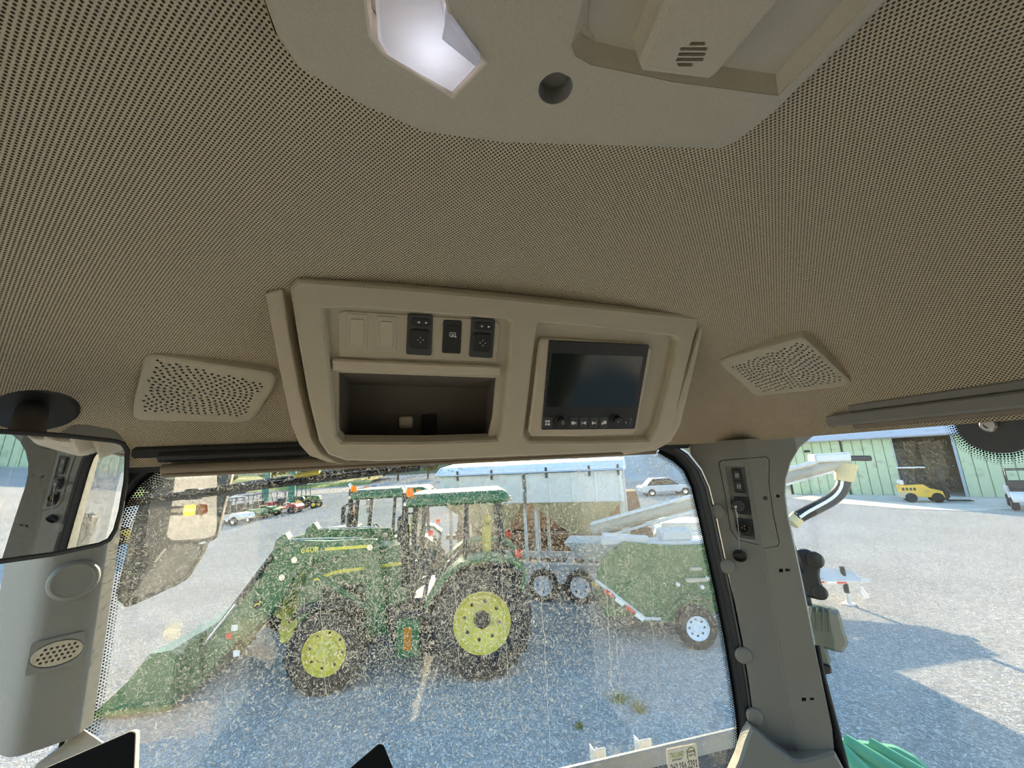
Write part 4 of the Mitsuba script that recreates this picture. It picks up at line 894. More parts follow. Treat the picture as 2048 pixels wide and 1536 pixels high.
        if s > 0:
            tm = text('640R', .085, .004, True); D = np.eye(4); D[:3, :3] = np.array([[-1, 0, 0], [0, 0, 1], [0, 1, 0]]).T if False else np.column_stack([[-1, 0, 0], [0, 0, 1], [0, 1, 0]])
            D[:3, 3] = (3.06, y0 + .142, 2.06); part(a_, 'lettering', moved(tm, M @ D), 'decal_yellow', label='yellow 640R lettering')
            part(a_, 'arm_stripe', moved(rbox(1.95, 2.66, y0 + .138, y0 + .146, 2.07, 2.12, .001), M), 'decal_yellow', label='yellow stripe')
            em = cat(rbox(3.62, 3.76, y0 + .139, y0 + .143, 1.24, 1.38, .001)); ek = part(a_, 'emblem', moved(em, M), 'black_plastic', label='black emblem plate with a yellow leaping deer')
            deer = np.array([(-.055, -.03), (-.045, .0), (-.02, .012), (.015, .01), (.03, .03), (.028, .05), (.04, .05), (.05, .04), (.055, .025), (.04, .01), (.03, -.01), (.045, -.035), (.03, -.03), (.015, -.012), (-.015, -.012), (-.03, -.03), (-.055, -.045)])
            dm = slab(deer, (), ((0, 0, 0), (.002, 0, 0))); D2 = D.copy(); D2[:3, 3] = (3.69, y0 + .1435, 1.31); part(ek, 'deer', moved(dm, M @ D2), 'decal_yellow')
            for x, z, mm in ((4.02, .98, 'decal_white'), (4.10, .86, 'reflector_red'), (3.96, .60, 'decal_white')):
                part(a_, 'warning_decal', moved(rbox(x - .05, x + .05, y0 + .139, y0 + .143, z - .045, z + .045, .001), M), mm)
    P('cross_tube', cyl((4.22, -.6, .98), (4.22, .6, .98), .06, 14), 'tractor_green', 35)
    bo = [(4.62, .10), (4.60, .78), (4.70, .86), (4.98, .84), (5.04, .80), (4.92, .72), (4.74, .66), (4.70, .30), (4.84, .13), (5.62, .09), (5.62, .06), (4.74, .06)]
    bk = P('bucket', prism(bo, -1.06, 1.06), 'tractor_green', 25)
    for s in (1, -1): part(bk, 'side_plate', moved(prism([(4.64, .08), (4.62, .80), (4.98, .85), (5.24, .50), (5.66, .12), (5.62, .06)], min(s * 1.06, s * 1.085), max(s * 1.06, s * 1.085), .003), M), 'tractor_green')
    for s in (1, -1): part(bk, 'hanger', moved(cat(prism([(4.40, .26), (4.50, .95), (4.64, .86), (4.64, .14)], min(s * .60, s * .66), max(s * .60, s * .66)), prism([(4.40, .26), (4.50, .95), (4.64, .86), (4.64, .14)], min(s * .76, s * .80), max(s * .76, s * .80))), M), 'tractor_green')
    part(bk, 'cutting_edge', moved(rbox(5.50, 5.68, -1.07, 1.07, .04, .07, .005), M), 'steel')
    # yellow grille guard at the nose
    gd = [tube([(3.42, y, .95), (3.42, y, 1.50)], .018, 8) for y in (-.36, .36)] + [tube([(3.42, -.36, z), (3.42, .36, z)], .014, 8) for z in np.linspace(.97, 1.48, 8)]
    P('grille_guard', cat(*gd), 'tractor_yellow')
    P('front_weight', cat(rbox(3.15, 3.5, -.3, .3, .52, .92, .04)), 'tractor_yellow')
    P('weight_bracket', rbox(3.0, 3.2, -.36, .36, .55, 1.0, .03), 'tractor_green')
    return t
TH = 173.0
tractor('large green tractor with a front loader in front of the windshield', Rz(TH, (1.05, 8.06, 0)), True)
_h = np.array([math.cos(math.radians(TH)), math.sin(math.radians(TH))]); _l = np.array([-_h[1], _h[0]])
o2_ = np.array([1.05, 8.06]) + _h * 1.78 + _l * -2.75
tractor('green tractor without a loader standing behind the loader tractor', Rz(TH, (*o2_, 0)), False)
# ---------------------------------------------------------------- seed tender trailer with conveyor
TM = Rz(-30, (3.8, 10.8, 0))
td = thing('seed_trailer', 'white covered seed trailer with tan hoppers and a raised conveyor tube behind the tractor', 'trailer')
def tp(name, m, mt, sm=30, lab=None, par=None, kind=None): return part(par or td, name, moved(m, TM), mt, smooth=sm, label=lab, kind=kind)
for s in (-1, 1):
    for x in (-.46, .46):
        k = part(td, 'wheel', moved(shift(lathe([(.23, -.10), (.30, -.115), (.355, -.09), (.37, 0), (.355, .09), (.30, .115), (.23, .10)], 32, 'y'), x, s * .98, .37), TM), 'tyre_rubber', smooth=35)
        part(k, 'rim', moved(shift(cat(lathe([(.236, -s * .10), (.236, s * .10), (.226, s * .106), (.212, s * .05), (.20, s * .04)], 28, 'y'), dish(.212, [circle(.155 * np.cos(a), .155 * np.sin(a), .026, 10) for a in np.arange(8) * np.pi / 4], s * .040, .004), lathe([(.115, s * .044), (.10, s * .06), (.06, s * .066), (.055, s * .05), (0, s * .05)], 20, 'y')), x, s * .98, .37), TM), 'wheel_white', smooth=30)
tp('frame', cat(rbox(-3.3, 4.4, -.75, -.63, .62, .80, .01), rbox(-3.3, 4.4, .63, .75, .62, .80, .01), *[rbox(x, x + .1, -.7, .7, .64, .78, .01) for x in (-3.2, -1.6, 0, 1.6, 3.2)], prism([(4.2, .45), (4.2, .58)] and [(-1, .4), (1, .4), (1, .46), (-1, .46)], -.95, .95)), 'galvanised')
tongue = []
for s in (-1, 1): tongue.append(cyl((4.2, s * .68, .62), (6.45, s * .08, .50), .135, 4))
tk = tp('tongue', cat(*tongue, rbox(6.25, 6.55, -.12, .12, .40, .56, .02), cyl((6.55, 0, .47), (6.75, 0, .47), .035, 10)), 'galvanised', lab='silver trailer tongue')
for x, mt in ((5.20, 'reflector_red'), (5.42, 'decal_white'), (5.64, 'reflector_red'), (5.90, 'decal_white'), (6.10, 'reflector_red')):
    yy = -.68 + (x - 4.2) / 2.25 * .61; tp('reflective_tape', moved(rbox(-.10, .10, -.004, .004, -.045, .045, .001), trimesh.transformations.translation_matrix((x, yy - .115, .62 - (x - 4.2) / 2.25 * .14)) @ trimesh.transformations.rotation_matrix(.264, [0, 0, 1])), mt, par=tk)
tp('jack', cat(cyl((6.20, -.16, .24), (6.20, -.16, .78), .05, 10), rbox(6.15, 6.25, -.2, -.02, .45, .55, .01)), 'black_plastic', par=tk)
tp('jack_foot', cat(cyl((6.20, -.16, 0.02), (6.20, -.16, .26), .042, 10), cyl((6.20, -.16, 0), (6.20, -.16, .025), .11, 14)), 'galvanised', par=tk)
links = []
for q0 in ((6.5, -.08), (6.42, -.16)):
    for i in range(9): links.append(shift(moved(lathe([(.013, -.004), (.019, 0), (.013, .004), (.013, -.004)], 10, 'x' if i % 2 else 'y'), np.eye(4)), q0[0] + .012 * i, q0[1], .40 - .03 * i))
tp('safety_chain', cat(*links), 'chrome', par=tk, kind='stuff')
# boxes: two compartments with tan hopper bottoms
for x0, x1 in ((-3.25, -.85), (-.75, 1.68)):
    b = tp('seed_box', cat(rbox(x0, x1, -1.12, 1.12, 2.35, 3.10, .02), *[rbox(x, x + .05, -1.15, 1.15, 2.35, 3.10, .01) for x in np.linspace(x0 + .02, x1 - .07, 5)]), 'utility_white')
    hp = [(x0 + .05, -1.08), (x1 - .05, -1.08), (x1 - .05, 1.08), (x0 + .05, 1.08)]; cx = (x0 + x1) / 2
    V = [(x, y, 2.36) for x, y in hp] + [(cx + (x - cx) * .22, y * .25, 1.45) for x, y in hp]
    part(b, 'hopper', moved(mk(V, [[0, 1, 5], [0, 5, 4], [1, 2, 6], [1, 6, 5], [2, 3, 7], [2, 7, 6], [3, 0, 4], [3, 4, 7], [4, 5, 6], [4, 6, 7]]), TM), 'tan_hopper', label='tan hopper bottom')
    for xx in (x0 + .08, x1 - .12):
        for s in (-1, 1): part(b, 'leg', moved(rbox(xx, xx + .08, s * .66, s * .74, .8, 2.36, .01), TM), 'utility_white')
arch = [(-1.18, 3.08), (-1.16, 3.20), (-.9, 3.34), (0, 3.44), (.9, 3.34), (1.16, 3.20), (1.18, 3.08)]
am = slab(arch, (), ((-3.35, 0, 0), (1.75, 0, 0))); am.vertices = am.vertices[:, [2, 0, 1]]
rt = tp('tarp_cover', am, 'tarp_white', 35, 'white rolled tarp cover')
tp('tarp_rail', cat(cyl((-3.35, -1.19, 3.12), (1.75, -1.19, 3.12), .035, 10)), 'chrome', 35, par=rt)
for x in (-2.7, -1.7, -.2, .9, 1.6): tp('tarp_strap', rbox(x, x + .05, -1.20, -1.16, 2.98, 3.24, .005), 'black_plastic', par=rt)
tp('ladder', cat(*[cyl((1.72, y, .9), (1.72, y, 3.1), .02, 8) for y in (-.9, -.5)], *[cyl((1.72, -.9, z), (1.72, -.5, z), .015, 8) for z in np.arange(1.1, 3.1, .3)]), 'galvanised', 35)
tp('power_unit', cat(rbox(2.3, 4.0, -.6, .8, .82, 1.55, .04), rbox(2.5, 3.6, -.4, .6, 1.55, 1.75, .03)), 'utility_white', lab='white power unit box')
paint('conveyor_grey', (.42, .39, .34), .45)
tp('timber_board', rbox(1.0, 1.78, -1.14, -1.08, 1.02, 1.17, .008), 'tan_hopper', lab='tan timber board'); tp('timber_post', rbox(1.08, 1.22, -1.12, -1.05, 1.17, 1.52, .008), 'tan_hopper')
# conveyor: tube from the hopper beside the box up past the tongue
c0, c1 = np.array([.9, -1.45, 1.75]), np.array([6.25, -1.30, 3.12]); w = unit(c1 - c0)
cv = tp('conveyor_tube', cyl(c0, c1, .135, 20), 'conveyor_grey', 35, 'long silver conveyor tube')
tp('conveyor_rail', cat(*[cyl(c0 + np.array([0, dy, .145]), c1 + np.array([0, dy, .145]), .028, 8) for dy in (-.12, .12)], cyl(c0 + [0, -.05, -.22], c1 + [-.3, -.05, -.20], .035, 8)), 'utility_white', 35, par=cv)
tp('drive_hood', rbox(5.62, 6.25, -1.50, -1.10, 3.10, 3.27, .03), 'utility_white', par=cv)
tp('motor', cat(cyl((6.25, -1.36, 3.16), (6.62, -1.36, 3.14), .055, 12), cyl((6.25, -1.24, 3.16), (6.52, -1.24, 3.14), .045, 12)), 'black_plastic', 35, par=cv)
sp = tp('spout', cat(cyl((6.2, -1.3, 3.05), (6.12, -1.3, 2.70), .20, 18, .16)), 'tan_hopper', 35, par=cv, lab='tan discharge spout')
dp = tube(bezier([(6.12, -1.3, 2.75), (6.05, -1.35, 2.35), (5.5, -1.5, 2.25), (5.05, -1.6, 2.02)], 14), .12, 14)
tp('down_pipe', dp, 'black_plastic', 35, par=cv); tp('pipe_strap', tube(bezier([(6.0, -1.52, 2.72), (5.93, -1.50, 2.35), (5.45, -1.66, 2.30), (5.08, -1.76, 2.06)], 12), .028, 8), 'decal_white', 35, par=cv)
tp('pipe_end', cyl((5.10, -1.58, 2.05), (4.95, -1.63, 1.92), .125, 14), 'tan_hopper', 35, par=cv)
tp('intake_hopper', mk([(.3, -1.9, 1.55), (1.5, -1.9, 1.55), (1.5, -1.0, 1.55), (.3, -1.0, 1.55), (.7, -1.6, 1.1), (1.2, -1.6, 1.1), (1.2, -1.25, 1.1), (.7, -1.25, 1.1)], [[0, 1, 5], [0, 5, 4], [1, 2, 6], [1, 6, 5], [2, 3, 7], [2, 7, 6], [3, 0, 4], [3, 4, 7], [4, 5, 6], [4, 6, 7]]), 'utility_white', False, par=cv)

# ---------------------------------------------------------------- folding mower in front of the trailer
MM = Rz(-15, (4.68, 6.79, 0))
mw = thing('rotary_mower', 'green folding-wing mower with a white spoked wheel beside the seed trailer', 'mower')
def mp(name, m, mt, sm=30, lab=None, par=None, kind=None): return part(par or mw, name, moved(m, MM), mt, smooth=sm, label=lab, kind=kind)
for x, y in ((.05, .10), (.05, 1.6)):
    k = mp('wheel', shift(lathe([(.20, -.10), (.30, -.115), (.35, -.08), (.36, 0), (.35, .08), (.30, .115), (.20, .10)], 30, 'y'), x, y, .36), 'tyre_rubber', 35)
    part(k, 'rim', moved(shift(cat(lathe([(.206, .09), (.206, -.10), (.196, -.112), (.182, -.06), (.17, -.05)], 28, 'y'), dish(.183, [circle(.132 * np.cos(a), .132 * np.sin(a), .022, 10) for a in np.arange(8) * np.pi / 4], -.052, .004), lathe([(.085, -.056), (.078, -.085), (.06, -.09), (.055, -.07), (0, -.07)], 20, 'y')), x, y, .36), MM), 'wheel_white', smooth=30)
wing = rounded([(-1.62, 1.16), (-1.50, 1.50), (-1.03, 1.80), (-.2, 1.70), (.62, 1.68), (.66, 1.05), (.46, .86), (-.02, .86), (-.50, .46), (-.80, .48)], .04, 4)
mp('folded_wing', prism(wing, .30, .38, .01), 'tractor_green', lab='folded green wing deck')
mp('wing_flange', cat(cyl((-1.64, .28, 1.14), (-.80, .26, .46), .035, 8), cyl((-.80, .26, .46), (-.48, .26, .44), .03, 8)), 'galvanised', 35)
for i, (x, z, mt) in enumerate(((-1.42, .92, 'reflector_red'), (-1.24, .77, 'decal_white'), (-1.06, .63, 'reflector_red'), (-.90, .50, 'decal_white'))):
    mp('reflective_tape', moved(rbox(-.09, .09, -.004, .004, -.035, .035, .001), trimesh.transformations.translation_matrix((x, .225, z)) @ trimesh.transformations.rotation_matrix(math.radians(38), [0, 1, 0])), mt)
mp('side_skirt', prism([(-.52, .44), (-.05, .84), (.10, .80), (-.15, .38)], .20, .30, .005), 'tractor_green')
mp('centre_deck', cat(rbox(-1.5, 1.1, .45, 2.1, .42, .60, .03), rbox(-1.2, .9, .6, 1.9, .60, .75, .03)), 'tractor_green')
mp('upper_frame', cat(rbox(-1.45, -.55, .42, .60, 1.72, 1.86, .02), rbox(-.6, .75, .42, .95, 1.66, 1.74, .02), rbox(-.25, .35, .45, .85, 1.74, 1.95, .04), cyl((-1.4, .5, 1.9), (-.5, .6, 1.78), .06, 10)), 'galvanised', lab='upper frame coloured pale blue-grey as if lit by the sky')  # pale colour paints sky light onto the top surfaces of the mower
mp('gearbox', cat(rbox(-.5, -.1, 1.0, 1.4, .75, 1.1, .05), cyl((-.3, 1.2, .9), (-1.6, 1.2, .8), .05, 10)), 'dull_yellow')
mp('blade_guard', cat(rbox(.02, .42, .18, .30, 1.06, 1.12, .02), rbox(.12, .34, .18, .30, 1.26, 1.31, .02)), 'cover_beige', lab='tan guard plates')
mp('hinge_knob', cat(*[cyl((x, .24, z), (x, .30, z), .035, 12) for x, z in ((.32, .96), (.44, 1.10), (-.12, 1.02))]), 'wheel_white', 35, kind='stuff')

# ---------------------------------------------------------------- implement added behind the trailer to block the sun
paint('rusty_steel', (.13, .085, .06), .7, (.22, .15, .10))
IM = Rz(-24, (4.4, 13.6, 0))
im = thing('added_sun_blocker', 'dark rusty implement added behind the seed trailer to block the sun', 'implement')
def ip(name, m, mt, sm=30, par=None): return part(par or im, name, moved(m, IM), mt, smooth=sm)
for y in (-.9, 0, .9): ip('toolbar', rbox(-3.6, 3.2, y - .07, y + .07, .95, 1.09, .01), 'rusty_steel')
for x in (-3.2, -1.2, .8, 2.8): ip('cross_member', rbox(x, x + .1, -1.0, 1.0, .85, .95, .01), 'rusty_steel')
for i_ in range(26):
    x = -3.5 + i_ * .26; y = (-.9, 0, .9)[i_ % 3]; ip('tine', tube([(x, y, 1.0), (x - .02, y + .25, .75), (x, y + .1, .35), (x, y - .12, .03)], .035, 6), 'rusty_steel')
ip('sun_block_hopper', prism([(-3.4, 1.15), (-3.2, 2.30), (2.8, 2.30), (3.0, 1.15)], -.5, .5, .02), 'rusty_steel')  # tall box added to stop sun passing between the trailer hoppers
ip('skirt', cat(rbox(-3.5, 3.1, -.04, .04, .10, .90, .01)), 'rusty_steel')
# ---------------------------------------------------------------- barn
BA = math.degrees(math.atan2(-4.38, 3.10)); BM = Rz(BA, (29.6, 22.9, 0))      # x along the wall, y into the yard beyond (away)
barn = thing('barn', 'pale green metal barn with a dark open doorway right of the pillar', 'barn')
def bp(name, m, mt, sm=30, lab=None, par=None, kind=None): return part(par or barn, name, moved(m, BM), mt, smooth=sm, label=lab, kind=kind)
paint('barn_green', (.50, .60, .42), .55); paint('barn_roof', (.40, .45, .53), .5); paint('barn_timber', (.24, .20, .15), .9)
XL, XD0, XD1, XR, HE = -3.4, 2.75, 5.45, 26.0, 3.95
rib_w = .52
def sheet(x0, x1, z0, z1, y=0.0):
    n = max(1, int(round((x1 - x0) / rib_w))); xs_ = np.linspace(x0, x1, n + 1); pr = []
    for a, b in zip(xs_, xs_[1:]): pr += [(a, y), (a + .002, y + .10), (a + .055, y + .10), (a + .057, y)]
    pr += [(x1, y)]; V, F = [], []
    for x, yy in pr: V += [(x, yy, z0), (x, yy, z1)]
    for i in range(len(pr) - 1): F += [[2 * i, 2 * i + 2, 2 * i + 3], [2 * i, 2 * i + 3, 2 * i + 1]]
    return mk(V, F)
for x0, x1 in ((XL, -.05), (.05, XD0), (XD1 + .12, 12.0), (12.0, 19.0), (19.0, XR)): bp('wall_sheet', sheet(x0, x1, 0.0, HE), 'barn_green', False)
bp('corner_trim', rbox(XL - .08, XL + .06, -.06, .06, 0, HE, .01), 'black_plastic'); bp('corner_trim', rbox(-.05, .05, -.05, .02, 0, HE, .01), 'black_plastic')
bp('door_trim', rbox(XD1, XD1 + .14, -.07, .04, 0, HE, .01), 'barn_roof'); bp('door_trim', rbox(XD0 - .06, XD0, -.06, .02, 0, HE, .01), 'barn_roof')
bp('door_track', rbox(XL + 3.4, XR, -.14, -.04, HE - .16, HE - .02, .01), 'barn_roof')
bp('inner_wall', cat(rbox(XD0 - 1.5, XD1 + 1.5, 3.1, 3.2, 0, HE + .5, .01), rbox(XD0 - 1.6, XD0 - 1.5, .1, 3.2, 0, HE, .01), rbox(XD1 + 1.5, XD1 + 1.6, .1, 3.2, 0, HE, .01)), 'barn_timber')
straw_V, straw_F = [], []
for i in range(900):
    c = np.array([rnd.uniform(XD0 + .1, XD1 - .1), rnd.uniform(.6, 3.0), rnd.uniform(.1, HE - .3)]); d = np.array([rnd.gauss(0, 1), rnd.gauss(0, .5), rnd.gauss(0, 1)]); d = unit(d) * .12; o = len(straw_V)
    straw_V += [c - d, c + d, c + d * .2 + np.array([.05, 0, .05])]; straw_F.append([o, o + 1, o + 2])
mat('dry_brush', (.26, .23, .17), .9)
bp('stored_brush', mk(straw_V, straw_F), 'dry_brush', False, 'dry brush stored inside the doorway', kind='stuff')
rv = [(XL - .5, -.55, HE - .02), (XR, -.55, HE - .02), (XR, 7.0, HE + 2.2), (XL - .5, 7.0, HE + 2.2)]
bp('roof', mk(rv + [(x, y, z - .08) for x, y, z in rv], [[0, 1, 2], [0, 2, 3], [4, 6, 5], [4, 7, 6], [0, 4, 5], [0, 5, 1], [0, 3, 7], [0, 7, 4]]), 'barn_roof', False)
bp('gable_wall', mk([(XL, 0, 0), (XL, 14, 0), (XL, 14, HE), (XL, 7, HE + 2.1), (XL, 0, HE)], [[0, 1, 2], [0, 2, 4], [4, 2, 3]]), 'barn_green', False)
bp('wall_light', rbox(-2.2, -1.85, -.2, 0, 3.1, 3.25, .02), 'black_plastic')
mat('stain_grey', (.45, .45, .43), .6)
# ---------------------------------------------------------------- forklift
FM = Rz(BA + 8, (28.3, 17.9, .03)) @ np.diag([.9, .9, .92, 1])
fk = thing('forklift', 'yellow forklift parked at the barn doorway', 'forklift')
def fp_(name, m, mt, sm=30, lab=None, par=None): return part(par or fk, name, moved(m, FM), mt, smooth=sm, label=lab)
fp_('body', cat(prism(rounded([(-1.0, .35), (-1.05, 1.05), (.1, 1.10), (.35, .85), (.9, .70), (.95, .30)], .06), -.5, .5, .02)), 'lift_yellow')
fp_('counterweight', prism(rounded([(-1.05, .25), (-1.08, .62), (-.55, .62), (-.55, .2)], .05), -.52, .52, .02), 'cover_beige')
fp_('painted_slot_shade', cat(*[rbox(-.95 + .18 * i, -.84 + .18 * i, -.525, -.50, .74, .90, .005) for i in range(4)]), 'black_plastic')  # black blocks paint the shade inside open vent slots
fp_('gas_bottle', cat(cyl((-.85, -.35, 1.22), (-.85, .35, 1.22), .15, 16), cyl((-.85, -.42, 1.22), (-.85, -.35, 1.22), .06, 10)), 'utility_white', 35, 'silver gas bottle')
for x, y in ((-.72, -.44), (-.72, .44), (-.05, -.44), (-.05, .44)): fp_('roof_post', cyl((x, y, 1.0), (x + (.15 if x > -.5 else 0), y, 2.12), .05, 8), 'black_plastic', 35)
fp_('overhead_guard', cat(rbox(-.85, .40, -.48, .48, 2.10, 2.16, .01)), 'utility_white')
fp_('seat', cat(rbox(-.55, -.1, -.22, .22, 1.08, 1.2, .03), rbox(-.62, -.5, -.22, .22, 1.2, 1.6, .03)), 'black_plastic')
for x in (-.6, .62):
    for y in (-.46, .46): fp_('wheel', shift(lathe([(0, -.09), (.14, -.09), (.27, -.10), (.30, 0), (.27, .10), (.14, .09), (0, .09)], 24, 'y'), x, y, .30), 'tyre_rubber', 35)
fp_('mast', cat(*[rbox(1.0, 1.12, y - .05, y + .05, .1, 2.0, .01) for y in (-.32, .32)], rbox(1.12, 1.18, -.4, .4, .3, .7, .01)), 'black_plastic')
for y in (-.22, .22): fp_('fork', rbox(1.15, 2.2, y - .06, y + .06, .08, .13, .01), 'black_plastic')
# ---------------------------------------------------------------- on and around our own cab, outside
wp = thing('wiper', 'long dark wiper arm lying across the top left of the windshield', 'wiper')
def wpt(p, y=1.16): return on_plane(p, (0, 1, 0), E(0, y, 0))
a0, a1 = wpt((255, 1003)), wpt((840, 934))
part(wp, 'blade', cat(tube([a0, a0 * .7 + a1 * .3, a1], [.007, .0095, .010], 8), tube([wpt((255, 1009), 1.14), wpt((470, 982), 1.14), wpt((600, 964), 1.14)], .006, 6)), 'black_plastic', smooth=35)
part(wp, 'arm', tube([wpt((470, 976), 1.18), wpt((640, 952), 1.19), wpt((980, 908), 1.2)], .013, 8), 'sheen_and_trim_grey', smooth=35)
part(wp, 'yellow_band', tube([wpt((592, 956), 1.175), wpt((640, 948), 1.175)], .0125, 10), 'decal_yellow', smooth=35, label='yellow reflective band')
part(wp, 'clip', cat(*[moved(rbox(-.016, .016, -.014, .014, -.013, .013, .003), trimesh.transformations.translation_matrix(wpt(q))) for q in ((455, 981), (476, 978), (388, 988))]), 'switch_grey')

# left exterior mirror: dark housing, a tall glass and a small convex one below
XM = E(-.90, 1.72, -.16)
XF = Frame(XM, (.115, -.985, -.125))
scene['tinted_mirror_material'] = {'type': 'conductor', 'specular_reflectance': rgb(.52, .51, .49)}
xm = thing('exterior_mirror', 'dark exterior mirror seen through the left side of the windshield', 'mirror', None)
paint('mirror_housing', (.05, .048, .042), .55, (.12, .11, .09))
ho = [(352, 905), (462, 905), (464, 950), (441, 1040), (434, 1072), (428, 1080), (414, 1084), (404, 1108), (384, 1142), (372, 1160), (352, 1172), (262, 1212), (250, 1214), (236, 1200), (231, 1190), (250, 1120), (268, 1040), (290, 980), (318, 905)]
part(xm, 'housing', XF.put(slab(XF.uv(ho), (), ((-.10, .03, 0), (-.03, 0, 0), (0, 0, 0), (.004, .003, 0)))), 'mirror_housing', smooth=35)
go = rounded(XF.uv([(359, 908), (459, 908), (460, 950), (438, 1036), (430, 1070), (412, 1077), (345, 1081), (334, 1073), (344, 1010), (351, 950)], .005), .006)
part(xm, 'mirror_glass', XF.put(slab(go, (), ((.003, 0, 0), (.0055, 0, 0)))), 'tinted_mirror', label='tall mirror glass reflecting the gravel')
co = ccw(rounded(XF.uv([(346, 1092), (404, 1086), (380, 1138), (366, 1156), (278, 1196), (262, 1192), (300, 1140)], .005), .008))
part(xm, 'convex_glass', XF.put(slab(co, (), ((.003, 0, 0), (.005, 0, 0)))), 'dark_mirror', label='darker lower mirror glass')
part(xm, 'reflector_strip', XF.put(slab(XF.uv([(309, 1122), (330, 1096), (334, 1098), (312, 1126)], .006), (), ((.004, 0, 0), (.007, 0, 0)))), 'cover_beige')
part(xm, 'corner_clip', XF.put(slab(XF.uv([(397, 1086), (410, 1082), (414, 1086), (402, 1088)], .006), (), ((.004, 0, 0), (.008, 0, 0)))), 'decal_white')
part(xm, 'arm', tube([XF.at(*XF.uv([(300, 985)])[0], -.06), E(-1.15, 1.7, .12), E(-1.1, 1.35, .30), E(-.9, 1.1, .45)], .022, 10), 'black_plastic', smooth=35)

# warning light arm behind the left side of the cab (it shows in the mirror)
n_ = XF.n
def bounce(p, dist):
    q = on_plane(p, n_, XF.o + n_ * .0055); d = ray(*p); r = d - 2 * np.dot(d, n_) * n_; return q + r * dist
wl = thing('warning_light_arm', 'black arm with a yellow reflector and an amber lamp reflected in the exterior mirror', 'light arm')
b0, b1, b2, b3, b4 = (bounce(p, 2.6) for p in ((335, 1022), (369, 1021), (393, 1019), (399, 1020), (414, 1017)))
part(wl, 'arm', cat(tube([b0 + (b0 - b1) * .6, b1, b3], .04, 8)), 'black_plastic', smooth=35)
part(wl, 'reflector', tube([b1, b2], .046, 10), 'decal_yellow', smooth=35)
part(wl, 'amber_lamp', tube([b3, b4], [.055, .035], 12), 'amber_lens', smooth=35)

# right exterior mirror: black double arm and grey-green housing
rm = thing('exterior_mirror', 'grey-green exterior mirror housing outside the right window', 'mirror')
RF = Frame(E(1.42, 1.12, -.42), (-.62, -.75, .10), right=(.75, -.62, 0))
q_arm = [(1590, 1104), (1600, 1099), (1614, 1099), (1630, 1106), (1640, 1120), (1642, 1136), (1640, 1150), (1644, 1168), (1654, 1184), (1652, 1196), (1644, 1202), (1612, 1194), (1606, 1180), (1596, 1150)]
part(rm, 'arm_bracket', RF.put(slab(rounded(RF.uv(q_arm), .006), (), ((-.05, .006, 0), (-.04, 0, 0), (-.008, 0, 0), (0, .008, 0)))), 'black_plastic', smooth=35)
part(rm, 'pivot', RF.put(cat(shift(lathe([(.027, -.05), (.027, .004), (.020, .008), (0, .008)], 24), *RF.uv([(1630, 1120)])[0]), shift(lathe([(.023, -.05), (.023, .003), (.017, .006), (0, .006)], 24), *RF.uv([(1640, 1185)])[0]))), 'black_plastic', smooth=35)
part(rm, 'mount', tube([RF.at(*RF.uv([(1606, 1150)])[0], -.03), E(1.16, 1.14, -.26), E(1.05, 1.12, -.26)], .016, 8), 'black_plastic', smooth=35)
part(rm, 'post', cat(tube([RF.at(*RF.uv([(1606, 1150)])[0], -.02), RF.at(*RF.uv([(1625, 1260)])[0], -.02), RF.at(*RF.uv([(1655, 1420)])[0], -.02)], .014, 8)), 'black_plastic', smooth=35)
paint('mirror_back', (.09, .105, .085), .5, (.17, .18, .15))
hq = [(1612, 1210), (1640, 1210), (1672, 1217), (1680, 1224), (1690, 1262), (1697, 1280), (1694, 1290), (1684, 1304), (1672, 1303), (1655, 1298), (1662, 1318), (1660, 1330), (1634, 1322), (1620, 1300)]
hk = part(rm, 'housing', RF.put(slab(RF.uv(hq), (), ((-.09, .02, 0), (-.02, 0, 0), (.02, .004, 0), (.034, .014, 0)))), 'mirror_back', smooth=35)
for x in (1623, 1635, 1647, 1659): part(hk, 'rib', RF.put(cat(tube([[*RF.uv([(x, 1214)], .03)[0], .034], [*RF.uv([(x - 2, 1232)], .03)[0], .036], [*RF.uv([(x - 1, 1262)], .03)[0], .034]], .0028, 6))), 'mirror_back', smooth=35)
part(rm, 'lower_clamp', cat(RF.put(slab(rounded(RF.uv([(1634, 1322), (1662, 1332), (1664, 1346), (1642, 1352), (1634, 1360), (1630, 1340)]), .004), (), ((-.05, 0, 0), (0, 0, 0), (.006, .005, 0))))), 'black_plastic', smooth=35)

# pale beam across the front of the cab, with two loops
paint('beam_grey', (.30, .325, .345), .45)
bar = thing('front_beam', 'pale grey metal beam outside the bottom right of the windshield', 'beam')
b_l, b_r = wpt((1100, 1536), 1.32), wpt((1462, 1461), 1.32)
part(bar, 'beam', rbox(b_l[0] - .3, b_r[0] + .15, 1.32, 1.334, b_r[2] - .052, b_r[2], .003), 'beam_grey')
part(bar, 'lower_beam', rbox(b_l[0] - .3, b_r[0] + .15, 1.325, 1.36, b_r[2] - .32, b_r[2] - .056, .006), 'sheen_and_trim_grey')
for (x, y, wd_) in ((1199, 1512, .045), (1290, 1493, .05)):
    c = wpt((x, y), 1.40); part(bar, 'loop', cat(rbox(c[0] - wd_ / 2, c[0] + wd_ / 2, 1.395, 1.403, c[2] - .06, c[2] + .022, .003), rbox(c[0] - wd_ / 2, c[0] - wd_ / 2 + .006, 1.40, 1.43, c[2] - .06, c[2] + .022, .002)), 'utility_white')

